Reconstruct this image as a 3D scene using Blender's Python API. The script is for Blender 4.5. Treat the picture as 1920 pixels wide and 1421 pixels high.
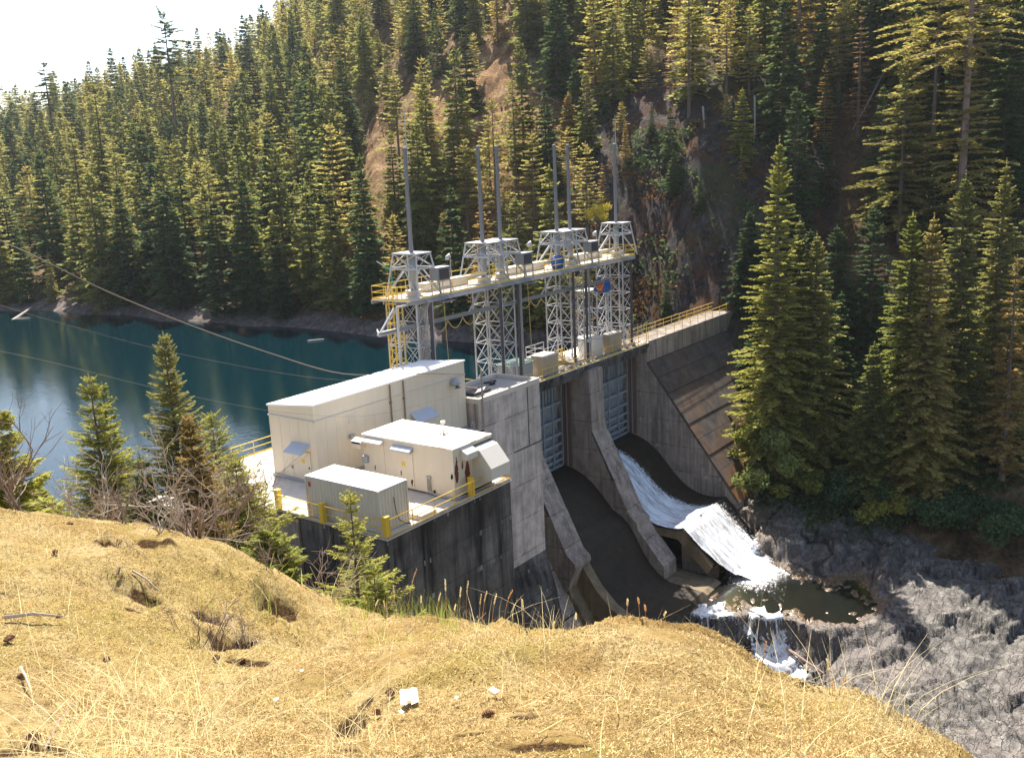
import bpy, math, random
import numpy as np
from mathutils import Vector, Matrix, noise as mnoise

scene = bpy.context.scene
for o in list(bpy.data.objects):
    bpy.data.objects.remove(o)
col = scene.collection
R = math.radians
H = 20.1                      # eye height above the dam deck (deck level is z = 0)

# ------------------------------------------------------------------ camera
FOC = 1793.73                 # focal length in pixels of the 1920 px wide photograph
PITCH, ROLL, YAW = 0.220231127, -0.044781003, 0.636871533
_f = np.array([math.cos(YAW)*math.cos(PITCH), math.sin(YAW)*math.cos(PITCH), -math.sin(PITCH)])
_r = np.cross(_f, [0, 0, 1]); _r /= np.linalg.norm(_r)
_u = np.cross(_r, _f)
CR = _r*math.cos(ROLL) + _u*math.sin(ROLL)
CU = -_r*math.sin(ROLL) + _u*math.cos(ROLL)
CF = _f
cam_d = bpy.data.cameras.new('camera')
cam = bpy.data.objects.new('camera', cam_d)
col.objects.link(cam)
m = Matrix.Identity(4)
for i in range(3):
    m[i][0], m[i][1], m[i][2] = CR[i], CU[i], -CF[i]
m[0][3], m[1][3], m[2][3] = 0, 0, H
cam.matrix_world = m
cam_d.sensor_width = 36
cam_d.lens = FOC/1920*36
cam_d.clip_start = 0.1
cam_d.clip_end = 5000
scene.camera = cam

# ------------------------------------------------------------------ world + sun
SUN_DIR = Vector((0.47, 0.50, 1.0)).normalized()      # towards the sun
elev = math.asin(SUN_DIR.z)
world = bpy.data.worlds.new('World')
scene.world = world
world.use_nodes = True
wn, wl = world.node_tree.nodes, world.node_tree.links
wn.clear()
wo = wn.new('ShaderNodeOutputWorld'); wb = wn.new('ShaderNodeBackground'); ws = wn.new('ShaderNodeTexSky')
ws.sky_type = 'NISHITA'; ws.sun_disc = False
ws.sun_elevation = elev
ws.sun_rotation = math.atan2(SUN_DIR.x, SUN_DIR.y)
ws.air_density = 1.0; ws.dust_density = 1.6; ws.ozone_density = 1.0
wb.inputs['Strength'].default_value = 0.095
wl.new(ws.outputs[0], wb.inputs[0]); wl.new(wb.outputs[0], wo.inputs[0])
sd = bpy.data.lights.new('sun', 'SUN')
sun = bpy.data.objects.new('sun', sd); col.objects.link(sun)
sd.energy = 5.0; sd.angle = R(0.53); sd.color = (1.0, 0.945, 0.85)
sun.rotation_euler = SUN_DIR.to_track_quat('Z', 'Y').to_euler()
sun.location = (30, 40, 80)
scene.view_settings.view_transform = 'Standard'
scene.view_settings.look = 'None'
scene.view_settings.exposure = 1.48
scene.view_settings.gamma = 1
scene.render.engine = 'CYCLES'
scene.cycles.max_bounces = 6
scene.cycles.transparent_max_bounces = 8
scene.cycles.volume_bounces = 0

# ------------------------------------------------------------------ helpers
rnd = random.Random(7)

def ray(x, y):
    return (x-960)/FOC*CR - (y-710.5)/FOC*CU + CF

def at(x, y, t):                       # point at depth t on the sight line of a photo pixel
    return np.array([0, 0, H]) + t*ray(x, y)

def tag(o, label=None, cat=None, group=None, kind=None):
    if label: o['label'] = label
    if cat: o['category'] = cat
    if group: o['group'] = group
    if kind: o['kind'] = kind
    return o

def thing(name, label, cat, loc=(0, 0, 0), group=None):
    o = bpy.data.objects.new(name, None); col.objects.link(o)
    o.location = loc; o.empty_display_size = 0.5
    return tag(o, label, cat, group)

class MB:
    def __init__(s): s.v = []; s.f = []
    def add(s, vs, fs):
        n = len(s.v); s.v += [tuple(map(float, v)) for v in vs]; s.f += [tuple(n+i for i in f) for f in fs]; return s
    def box(s, x0, x1, y0, y1, z0, z1):
        return s.add([(x0,y0,z0),(x1,y0,z0),(x1,y1,z0),(x0,y1,z0),(x0,y0,z1),(x1,y0,z1),(x1,y1,z1),(x0,y1,z1)],
                     [(0,3,2,1),(4,5,6,7),(0,1,5,4),(1,2,6,5),(2,3,7,6),(3,0,4,7)])
    def bar(s, a, b, w, h=None, up=(0, 0, 1)):
        h = h or w
        a = Vector(a); b = Vector(b); d = (b-a).normalized()
        u = Vector(up)
        if abs(d.dot(u)) > .98: u = Vector((0, 1, 0))
        r = d.cross(u).normalized()*(w/2); u = r.cross(d).normalized()*(h/2)
        vs = [a-r-u, a+r-u, a+r+u, a-r+u, b-r-u, b+r-u, b+r+u, b-r+u]
        return s.add(vs, [(0,3,2,1),(4,5,6,7),(0,1,5,4),(1,2,6,5),(2,3,7,6),(3,0,4,7)])
    def tube(s, pts, r, n=6, cap=True):
        pts = [Vector(p) for p in pts]
        if not hasattr(r, '__len__'): r = [r]*len(pts)
        rings = []
        base = len(s.v)
        ref = Vector((0, 0, 1))
        for i, p in enumerate(pts):
            d = (pts[min(i+1, len(pts)-1)] - pts[max(i-1, 0)])
            if d.length < 1e-9: d = Vector((0, 0, 1))
            d.normalize()
            u = ref if abs(d.dot(ref)) < .95 else Vector((0, 1, 0))
            a = d.cross(u).normalized(); b = a.cross(d)
            for k in range(n):
                t = 2*math.pi*k/n
                s.v.append(tuple(p + (a*math.cos(t)+b*math.sin(t))*r[i]))
        for i in range(len(pts)-1):
            for k in range(n):
                k2 = (k+1) % n
                s.f.append((base+i*n+k, base+i*n+k2, base+(i+1)*n+k2, base+(i+1)*n+k))
        if cap:
            s.f.append(tuple(base+k for k in range(n))[::-1])
            s.f.append(tuple(base+(len(pts)-1)*n+k for k in range(n)))
        return s
    def prism_x(s, prof, x0, x1):           # profile of (y, z) extruded along x
        n = len(prof)
        vs = [(x0, y, z) for y, z in prof] + [(x1, y, z) for y, z in prof]
        fs = [tuple(range(n)), tuple(range(2*n-1, n-1, -1))]
        for i in range(n):
            j = (i+1) % n
            fs.append((i, i+n, j+n, j))
        return s.add(vs, fs)
    def prism_z(s, poly, z0, z1):
        n = len(poly)
        vs = [(x, y, z0) for x, y in poly] + [(x, y, z1) for x, y in poly]
        fs = [tuple(range(n-1, -1, -1)), tuple(range(n, 2*n))]
        for i in range(n):
            j = (i+1) % n
            fs.append((i, j, j+n, i+n))
        return s.add(vs, fs)
    def build(s, name, mat, parent=None, smooth=False, bevel=0, label=None, kind=None):
        me = bpy.data.meshes.new(name)
        off = Vector((0, 0, 0))
        q = parent
        while q is not None:
            off += q.location; q = q.parent
        me.from_pydata([(v[0]-off.x, v[1]-off.y, v[2]-off.z) for v in s.v], [], s.f)
        me.materials.append(mat)
        me.update()
        if smooth:
            me.polygons.foreach_set('use_smooth', [True]*len(me.polygons))
        o = bpy.data.objects.new(name, me); col.objects.link(o)
        if parent is not None: o.parent = parent
        if bevel:
            b = o.modifiers.new('bevel', 'BEVEL'); b.width = bevel; b.segments = 2; b.limit_method = 'ANGLE'
        if label: o['label'] = label
        if kind: o['kind'] = kind
        return o

def np_mesh(name, V, F, mat, parent=None, smooth=False, cols=None):
    me = bpy.data.meshes.new(name)
    V = np.asarray(V, dtype=np.float32); F = np.asarray(F, dtype=np.int32)
    k = F.shape[1]
    me.vertices.add(len(V)); me.vertices.foreach_set('co', V.ravel())
    me.loops.add(F.size); me.loops.foreach_set('vertex_index', F.ravel())
    me.polygons.add(len(F)); me.polygons.foreach_set('loop_start', np.arange(0, F.size, k, dtype=np.int32))
    if smooth: me.polygons.foreach_set('use_smooth', np.ones(len(F), dtype=bool))
    me.update(calc_edges=True); me.validate()
    me.materials.append(mat)
    if cols is not None:
        a = me.color_attributes.new('tint', 'FLOAT_COLOR', 'POINT')
        c = np.ones((len(V), 4), dtype=np.float32); c[:, :3] = cols
        a.data.foreach_set('color', c.ravel())
    o = bpy.data.objects.new(name, me); col.objects.link(o)
    if parent is not None: o.parent = parent
    return o

# --- value noise in numpy
def _h(ix, iy, iz, seed):
    n = (ix.astype(np.int64)*374761393 + iy.astype(np.int64)*668265263 + iz.astype(np.int64)*2147483647*3 + seed*1274126177) & 0xffffffff
    n = ((n ^ (n >> 13))*1274126177) & 0xffffffff
    n = ((n ^ (n >> 16))*2246822519) & 0xffffffff
    return ((n ^ (n >> 15)) & 0xffffff)/float(0xffffff)
def vnoise(x, y, z=None, seed=0):
    if z is None: z = np.zeros_like(x)
    ix, iy, iz = np.floor(x), np.floor(y), np.floor(z)
    fx, fy, fz = x-ix, y-iy, z-iz
    fx = fx*fx*(3-2*fx); fy = fy*fy*(3-2*fy); fz = fz*fz*(3-2*fz)
    r = 0
    for a in (0, 1):
        for b in (0, 1):
            for c in (0, 1):
                w = (fx if a else 1-fx)*(fy if b else 1-fy)*(fz if c else 1-fz)
                r = r + w*_h(ix+a, iy+b, iz+c, seed)
    return r*2-1
def fbm(x, y, z=None, octv=5, seed=0, ridged=False, gain=.5):
    s = 0; a = 1; t = 0; f = 1
    for o in range(octv):
        n = vnoise(x*f, y*f, None if z is None else z*f, seed+o*17)
        if ridged: n = 1-2*np.abs(n)
        s = s+a*n; t += a; a *= gain; f *= 2.03
    return s/t

def grid_faces(nr, nc):
    i = np.arange(nr-1)[:, None]*nc + np.arange(nc-1)[None, :]
    i = i.ravel()
    return np.stack([i, i+1, i+1+nc, i+nc], 1)

# ------------------------------------------------------------------ materials
MATS = {}
def new_mat(name):
    m = bpy.data.materials.new(name); m.use_nodes = True
    nt = m.node_tree; nt.nodes.clear()
    out = nt.nodes.new('ShaderNodeOutputMaterial')
    return m, nt, out
def N(nt, t, **k):
    n = nt.nodes.new(t)
    for a, b in k.items(): setattr(n, a, b)
    return n
def noise_node(nt, vec, scale, detail=4, rough=.55, dist=0):
    n = N(nt, 'ShaderNodeTexNoise'); n.inputs['Scale'].default_value = scale
    n.inputs['Detail'].default_value = detail; n.inputs['Roughness'].default_value = rough
    n.inputs['Distortion'].default_value = dist
    nt.links.new(vec, n.inputs['Vector']); return n.outputs['Fac']
def ramp(nt, fac, stops):
    n = N(nt, 'ShaderNodeValToRGB'); e = n.color_ramp.elements
    while len(e) < len(stops): e.new(.5)
    for i, (p, c) in enumerate(stops):
        e[i].position = p; e[i].color = (c[0], c[1], c[2], 1) if hasattr(c, '__len__') else (c, c, c, 1)
    nt.links.new(fac, n.inputs[0]); return n.outputs[0]
def mixc(nt, fac, a, b, mode='MIX'):
    n = N(nt, 'ShaderNodeMix', data_type='RGBA', blend_type=mode)
    for s, v in ((n.inputs[0], fac), (n.inputs[6], a), (n.inputs[7], b)):
        if hasattr(v, 'node'): nt.links.new(v, s)
        elif hasattr(v, '__len__'): s.default_value = (v[0], v[1], v[2], 1)
        else: s.default_value = v
    return n.outputs[2]
def mth(nt, op, a, b=None, c=None):
    n = N(nt, 'ShaderNodeMath', operation=op)
    for i, v in enumerate((a, b, c)):
        if v is None: continue
        if hasattr(v, 'node'): nt.links.new(v, n.inputs[i])
        else: n.inputs[i].default_value = v
    return n.outputs[0]
def vscale(nt, vec, s):
    n = N(nt, 'ShaderNodeVectorMath', operation='MULTIPLY'); nt.links.new(vec, n.inputs[0]); n.inputs[1].default_value = s
    return n.outputs[0]
def bump(nt, h, strength, dist):
    n = N(nt, 'ShaderNodeBump'); n.inputs['Strength'].default_value = strength; n.inputs['Distance'].default_value = dist
    nt.links.new(h, n.inputs['Height']); return n.outputs[0]
def princ(nt, out, color, rough=.8, metal=0, normal=None, spec=.3):
    b = N(nt, 'ShaderNodeBsdfPrincipled')
    if hasattr(color, 'node'): nt.links.new(color, b.inputs['Base Color'])
    else: b.inputs['Base Color'].default_value = (*color, 1)
    if hasattr(rough, 'node'): nt.links.new(rough, b.inputs['Roughness'])
    else: b.inputs['Roughness'].default_value = rough
    b.inputs['Metallic'].default_value = metal
    b.inputs['Specular IOR Level'].default_value = spec
    if normal is not None: nt.links.new(normal, b.inputs['Normal'])
    nt.links.new(b.outputs[0], out.inputs[0]); return b
def pos(nt): return N(nt, 'ShaderNodeNewGeometry').outputs['Position']

def paint(name, c, rough=.5, metal=0, dirt=.25, dirtcol=(.12, .09, .06), scale=1.2, streak=True):
    m, nt, out = new_mat(name); p = pos(nt)
    a = noise_node(nt, vscale(nt, p, (1, 1, .18 if streak else 1)), scale*2.2, 5, .6)
    b = noise_node(nt, p, scale*9, 4, .6)
    f = mth(nt, 'MULTIPLY', mth(nt, 'MULTIPLY', ramp(nt, a, [(.38, 0), (.75, 1)]), ramp(nt, b, [(.3, .4), (.7, 1)])), dirt)
    colr = mixc(nt, f, c, dirtcol)
    colr = mixc(nt, mth(nt, 'MULTIPLY', noise_node(nt, p, .35, 3), .12), colr, tuple(x*.7 for x in c))
    princ(nt, out, colr, rough, metal, bump(nt, b, .15, .01)); return m

def concrete(name, base, dark, stain=(.16, .11, .07), streak=.6, lift=1.5, contrast=1.0, form=True, wet=0, light=None):
    m, nt, out = new_mat(name); p = pos(nt)
    big = noise_node(nt, p, .16, 5, .6, .4)
    mid = noise_node(nt, p, .9, 6, .65, .2)
    fine = noise_node(nt, p, 14, 4, .7)
    st = noise_node(nt, vscale(nt, p, (1, 1, .07)), 1.3, 6, .68, .15)
    st2 = noise_node(nt, vscale(nt, p, (1, 1, .035)), 4.5, 4, .6)
    lt = light or tuple(min(1, c*1.25) for c in base)
    c = mixc(nt, ramp(nt, big, [(.36, 0), (.64, 1)]), base, lt)
    c = mixc(nt, mth(nt, 'MULTIPLY', ramp(nt, mid, [(.42, 0), (.72, 1)]), .55*contrast), c, dark)
    c = mixc(nt, mth(nt, 'MULTIPLY', ramp(nt, st, [(.44, 0), (.66, 1)]), streak), c, dark)
    c = mixc(nt, mth(nt, 'MULTIPLY', ramp(nt, st2, [(.52, 0), (.7, 1)]), streak*.5), c, stain)
    c = mixc(nt, mth(nt, 'MULTIPLY', ramp(nt, st2, [(.33, 1), (.41, 0)]), streak*.55), c, tuple(min(.75, x*1.7) for x in base))
    sep = N(nt, 'ShaderNodeSeparateXYZ'); nt.links.new(p, sep.inputs[0])
    zz = mth(nt, 'ADD', sep.outputs[2], mth(nt, 'MULTIPLY', big, .12))
    if lift:
        fr = mth(nt, 'FRACT', mth(nt, 'DIVIDE', zz, lift))
        ln = mth(nt, 'LESS_THAN', fr, .035)
        ln = mth(nt, 'MULTIPLY', ln, ramp(nt, mid, [(.35, .25), (.6, 1)]))
        c = mixc(nt, mth(nt, 'MULTIPLY', ln, .55), c, tuple(x*.45 for x in dark))
        # efflorescence drips under some joints
        dr = mth(nt, 'MULTIPLY', mth(nt, 'GREATER_THAN', fr, .86), ramp(nt, noise_node(nt, vscale(nt, p, (1, 1, .05)), 2.6, 3), [(.60, 0), (.66, 1)]))
        c = mixc(nt, mth(nt, 'MULTIPLY', dr, .5), c, (.55, .53, .50))
    h = fine
    if form:
        f2 = mth(nt, 'FRACT', mth(nt, 'DIVIDE', sep.outputs[2], .24))
        l2 = mth(nt, 'LESS_THAN', f2, .09)
        c = mixc(nt, mth(nt, 'MULTIPLY', l2, .22), c, dark)
    c = mixc(nt, ramp(nt, fine, [(.3, .25), (.6, 0)]), c, dark)
    princ(nt, out, c, .85 if not wet else .55, 0, bump(nt, mth(nt, 'ADD', h, mid), .35, .03), .3 if not wet else .25)
    return m

M = {}
M['conc_deck'] = concrete('concrete_deck', (.52, .46, .38), (.30, .26, .22), streak=.0, lift=0, form=False, contrast=.7)
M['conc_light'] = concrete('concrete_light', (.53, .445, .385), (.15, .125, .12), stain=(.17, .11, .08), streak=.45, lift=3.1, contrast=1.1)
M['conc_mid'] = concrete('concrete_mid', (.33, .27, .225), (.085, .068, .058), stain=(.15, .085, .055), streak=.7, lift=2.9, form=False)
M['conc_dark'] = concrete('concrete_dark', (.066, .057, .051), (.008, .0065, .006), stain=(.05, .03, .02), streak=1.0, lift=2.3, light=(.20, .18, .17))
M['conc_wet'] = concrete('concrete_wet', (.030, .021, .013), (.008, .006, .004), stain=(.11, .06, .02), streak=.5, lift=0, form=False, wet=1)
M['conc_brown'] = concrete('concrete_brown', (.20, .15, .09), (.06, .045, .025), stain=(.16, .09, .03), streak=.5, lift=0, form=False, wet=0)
def slope_mat():
    m, nt, out = new_mat('concrete_slope'); p = pos(nt)
    big = noise_node(nt, p, .13, 4, .6); mid = noise_node(nt, p, .8, 6, .7, .3); fine = noise_node(nt, p, 6, 5, .7)
    c = mixc(nt, ramp(nt, mid, [(.35, 0), (.65, 1)]), (.04, .037, .036), (.125, .095, .078))
    c = mixc(nt, ramp(nt, fine, [(.45, 0), (.7, .8)]), c, (.05, .045, .045))
    ms = mth(nt, 'MULTIPLY', ramp(nt, mth(nt, 'ADD', mth(nt, 'MULTIPLY', big, .6), mth(nt, 'MULTIPLY', fine, .45)), [(.52, 0), (.58, 1)]), .8)
    sz = N(nt, 'ShaderNodeSeparateXYZ'); nt.links.new(p, sz.inputs[0])
    ms = mth(nt, 'MULTIPLY', ms, ramp(nt, mth(nt, 'DIVIDE', mth(nt, 'ADD', sz.outputs[2], 20), 20), [(.35, 1), (.66, .25)]))
    c = mixc(nt, ms, c, (.20, .085, .02))
    princ(nt, out, c, .9, 0, bump(nt, fine, .6, .06)); return m
M['slope'] = slope_mat()
M['cream'] = paint('cream_paint', (.66, .575, .45), .45, dirt=.24, dirtcol=(.42, .33, .22))
M['cream2'] = paint('cream_paint_pale', (.60, .55, .47), .5, dirt=.10, dirtcol=(.4, .33, .25))
M['white_roof'] = paint('white_roof', (.80, .77, .73), .5, dirt=.12, streak=False, dirtcol=(.6, .5, .42))
M['cont_side'] = paint('container_paint', (.62, .55, .45), .5, dirt=.3, dirtcol=(.28, .22, .15))
M['grey_metal'] = paint('grey_metal', (.36, .37, .38), .45, .3, dirt=.2)
M['steel'] = paint('galvanised_steel', (.34, .325, .325), .42, .35, dirt=.22, dirtcol=(.25, .17, .12), scale=2)
M['steel_white'] = paint('pale_painted_steel', (.44, .43, .425), .5, .0, dirt=.18, dirtcol=(.3, .22, .16), scale=2)
M['steel_dark'] = paint('dark_steel', (.07, .06, .065), .5, .2, dirt=.3)
M['yellow'] = paint('yellow_paint', (.72, .47, .05), .5, dirt=.18, dirtcol=(.3, .18, .04), scale=3)
M['awning'] = paint('awning_metal', (.44, .46, .50), .4, .2, dirt=.15)
M['rust'] = paint('rust', (.16, .045, .02), .9, dirt=.6, dirtcol=(.07, .025, .015), scale=3)
M['brownpipe'] = paint('brown_pipe', (.24, .16, .10), .6, dirt=.3)
M['black'] = paint('black', (.03, .03, .03), .6)
M['blue'] = paint('blue_tarp', (.02, .09, .30), .5, dirt=.3)
M['green'] = paint('green_paint', (.03, .30, .20), .5)
M['greentop'] = paint('green_roof', (.10, .20, .16), .5, dirt=.5, dirtcol=(.5, .5, .45), scale=5)
M['orange'] = paint('orange', (.6, .12, .02), .6)
M['red'] = paint('red', (.45, .03, .03), .5)
M['dkgreen'] = paint('awning_dark', (.05, .055, .055), .5)
M['wood'] = paint('weathered_wood', (.33, .27, .21), .85, dirt=.5, scale=3)
M['guide'] = paint('rusty_guide', (.15, .10, .08), .8, dirt=.5)
M['coneb'] = paint('cone_scales', (.30, .16, .10), .9, dirt=.5, scale=20)
M['gate'] = paint('gate_steel', (.30, .33, .36), .5, .2, dirt=.45, dirtcol=(.08, .07, .06), scale=1.5)
M['paper'] = paint('paper', (.82, .82, .86), .7, dirt=.03)
M['cable'] = paint('cable', (.24, .18, .13), .6)
M['hose'] = paint('hose', (.62, .42, .14), .6)
M['roofgrit'] = paint('roof_gravel', (.36, .33, .30), .95, dirt=.4, streak=False, scale=2)
M['grime'] = paint('stair_wood', (.28, .23, .17), .9, dirt=.5)
def roof_rust():
    m, nt, out = new_mat('white_roof_rusty'); p = pos(nt)
    n = noise_node(nt, p, .9, 5, .6); n2 = noise_node(nt, vscale(nt, p, (1, .45, 1)), 1.1, 4, .6, .5)
    sep = N(nt, 'ShaderNodeSeparateXYZ'); nt.links.new(p, sep.inputs[0])
    g = mth(nt, 'SUBTRACT', 1.0, mth(nt, 'MULTIPLY', mth(nt, 'SUBTRACT', sep.outputs[1], 36.5), .26))
    f = mth(nt, 'MULTIPLY', ramp(nt, n2, [(.50, 0), (.62, 1)]), mth(nt, 'MAXIMUM', g, .0))
    c = mixc(nt, mth(nt, 'MULTIPLY', f, .95), (.80, .77, .73), (.42, .19, .08))
    princ(nt, out, c, .6, 0, bump(nt, n, .1, .01)); return m
M['roof_rust'] = roof_rust()
M['mast'] = paint('stem_cover_grey', (.20, .19, .195), .75, .0, dirt=.3)
M['tan'] = paint('tan_concrete', (.42, .33, .22), .8, dirt=.4)
M['cab'] = paint('cabinet_grey', (.24, .24, .25), .5, dirt=.3)
# ================================================================== ground materials
def foliage_mat(name, cols, trans=.35, rough=.6, nscale=.35):
    m, nt, out = new_mat(name); p = pos(nt)
    oi = N(nt, 'ShaderNodeObjectInfo')
    a = noise_node(nt, p, nscale, 3, .6)
    b = noise_node(nt, p, nscale*9, 3, .6)
    f = mth(nt, 'ADD', mth(nt, 'MULTIPLY', a, .55), mth(nt, 'MULTIPLY', oi.outputs['Random'], .5))
    c = ramp(nt, f, [(.22, cols[0]), (.52, cols[1]), (.82, cols[2])])
    c = mixc(nt, ramp(nt, b, [(.35, .0), (.7, .6)]), c, tuple(x*1.45 for x in cols[2]))
    d = N(nt, 'ShaderNodeBsdfDiffuse'); t = N(nt, 'ShaderNodeBsdfTranslucent'); g = N(nt, 'ShaderNodeBsdfGlossy')
    nt.links.new(c, d.inputs[0]); nt.links.new(mixc(nt, .5, c, (.20, .19, .02), 'ADD') if trans > .3 else c, t.inputs[0])
    g.inputs['Roughness'].default_value = .6; g.inputs['Color'].default_value = (.4, .42, .3, 1)
    mx = N(nt, 'ShaderNodeMixShader'); mx.inputs[0].default_value = trans
    nt.links.new(d.outputs[0], mx.inputs[1]); nt.links.new(t.outputs[0], mx.inputs[2])
    m2 = N(nt, 'ShaderNodeMixShader'); m2.inputs[0].default_value = .03
    nt.links.new(mx.outputs[0], m2.inputs[1]); nt.links.new(g.outputs[0], m2.inputs[2])
    nt.links.new(m2.outputs[0], out.inputs[0]); return m
M['fir'] = foliage_mat('fir_foliage', [(.045, .080, .030), (.13, .155, .045), (.30, .27, .09)], trans=.45)
M['firdark'] = foliage_mat('fir_foliage_dark', [(.018, .050, .030), (.032, .078, .038), (.07, .11, .045)], trans=.32)  # darker fir copy; where trees stand in shade, that shade is in this colour
M['pine'] = foliage_mat('pine_foliage', [(.11, .12, .035), (.24, .21, .06), (.38, .30, .10)], trans=.45)
M['hero'] = foliage_mat('young_fir_foliage', [(.08, .12, .028), (.19, .215, .045), (.34, .32, .075)], trans=.48, nscale=.8)
M['brownfir'] = foliage_mat('dying_foliage', [(.14, .10, .03), (.27, .17, .05), (.38, .25, .09)])
M['redfir'] = foliage_mat('dead_red_foliage', [(.16, .07, .04), (.24, .11, .06), (.30, .17, .11)])
M['shrub'] = foliage_mat('shrub_foliage', [(.09, .13, .04), (.16, .20, .06), (.24, .26, .09)], nscale=.6)
M['yellowleaf'] = foliage_mat('yellow_leaves', [(.35, .26, .03), (.5, .38, .05), (.6, .48, .08)])
M['bark'] = paint('bark', (.16, .12, .095), .95, dirt=.6, dirtcol=(.05, .04, .035), scale=2)
M['barkred'] = paint('bark_reddish', (.30, .20, .17), .95, dirt=.5, dirtcol=(.1, .07, .06), scale=1)
M['deadwood'] = paint('dead_wood', (.36, .31, .27), .9, dirt=.5, dirtcol=(.12, .09, .07), scale=3)
M['twig'] = paint('bare_twigs', (.24, .17, .13), .9, dirt=.4, scale=6)
M['twigpale'] = paint('pale_twigs', (.42, .35, .28), .9, dirt=.4, scale=6)

def hill_mat():
    m, nt, out = new_mat('hillside'); p = pos(nt)
    g = N(nt, 'ShaderNodeNewGeometry')
    sepn = N(nt, 'ShaderNodeSeparateXYZ'); nt.links.new(g.outputs['Normal'], sepn.inputs[0])
    seppos = N(nt, 'ShaderNodeSeparateXYZ'); nt.links.new(p, seppos.inputs[0])
    big = noise_node(nt, p, .06, 5, .6, .3); mid = noise_node(nt, p, .35, 6, .7, .3); fine = noise_node(nt, p, 2.2, 6, .72)
    crk = noise_node(nt, vscale(nt, p, (1, 1, .28)), .9, 7, .75, .6)
    grass = ramp(nt, mid, [(.32, (.13, .06, .024)), (.5, (.32, .17, .07)), (.66, (.52, .36, .20))])
    grass = mixc(nt, ramp(nt, fine, [(.4, 0), (.65, .7)]), grass, (.07, .05, .025))
    rock = ramp(nt, crk, [(.33, (.014, .010, .010)), (.5, (.045, .036, .036)), (.70, (.13, .11, .112))])
    rock = mixc(nt, ramp(nt, mth(nt, 'ADD', mth(nt, 'MULTIPLY', mid, .6), mth(nt, 'MULTIPLY', fine, .4)), [(.48, 0), (.56, .85)]), rock, (.095, .042, .017))
    rock = mixc(nt, ramp(nt, mth(nt, 'ADD', mth(nt, 'MULTIPLY', big, .6), mth(nt, 'MULTIPLY', fine, .4)), [(.50, 0), (.58, .7)]), rock, (.05, .065, .02))
    att = N(nt, 'ShaderNodeAttribute', attribute_name='tint'); ac = N(nt, 'ShaderNodeSeparateColor'); nt.links.new(att.outputs['Color'], ac.inputs[0])
    duff = ramp(nt, fine, [(.35, (.018, .014, .009)), (.5, (.06, .04, .022)), (.66, (.14, .085, .04))])
    grass = mixc(nt, mth(nt, 'MULTIPLY', ac.outputs[2], ramp(nt, mid, [(.40, 1), (.62, .55)])), grass, duff)
    slope = mth(nt, 'ADD', sepn.outputs[2], mth(nt, 'MULTIPLY', mth(nt, 'SUBTRACT', mid, .5), .7))
    c = mixc(nt, mth(nt, 'MAXIMUM', ramp(nt, slope, [(.42, 1), (.58, 0)]), ramp(nt, mth(nt, 'ADD', ac.outputs[1], mth(nt, 'SUBTRACT', mid, .5)), [(.35, 0), (.55, 1)])), grass, rock)
    # bare shoreline band of rubble between high and low water
    band = ramp(nt, mth(nt, 'ADD', ac.outputs[0], mth(nt, 'MULTIPLY', mth(nt, 'SUBTRACT', mid, .5), .8)), [(.35, 0), (.6, 1)])
    shore = ramp(nt, crk, [(.3, (.05, .038, .034)), (.5, (.14, .11, .095)), (.7, (.30, .24, .21))])
    c = mixc(nt, band, c, shore)
    princ(nt, out, c, .95, 0, bump(nt, mth(nt, 'ADD', crk, mth(nt, 'MULTIPLY', fine, .5)), .9, .8), .15); return m
M['hill'] = hill_mat()

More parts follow.
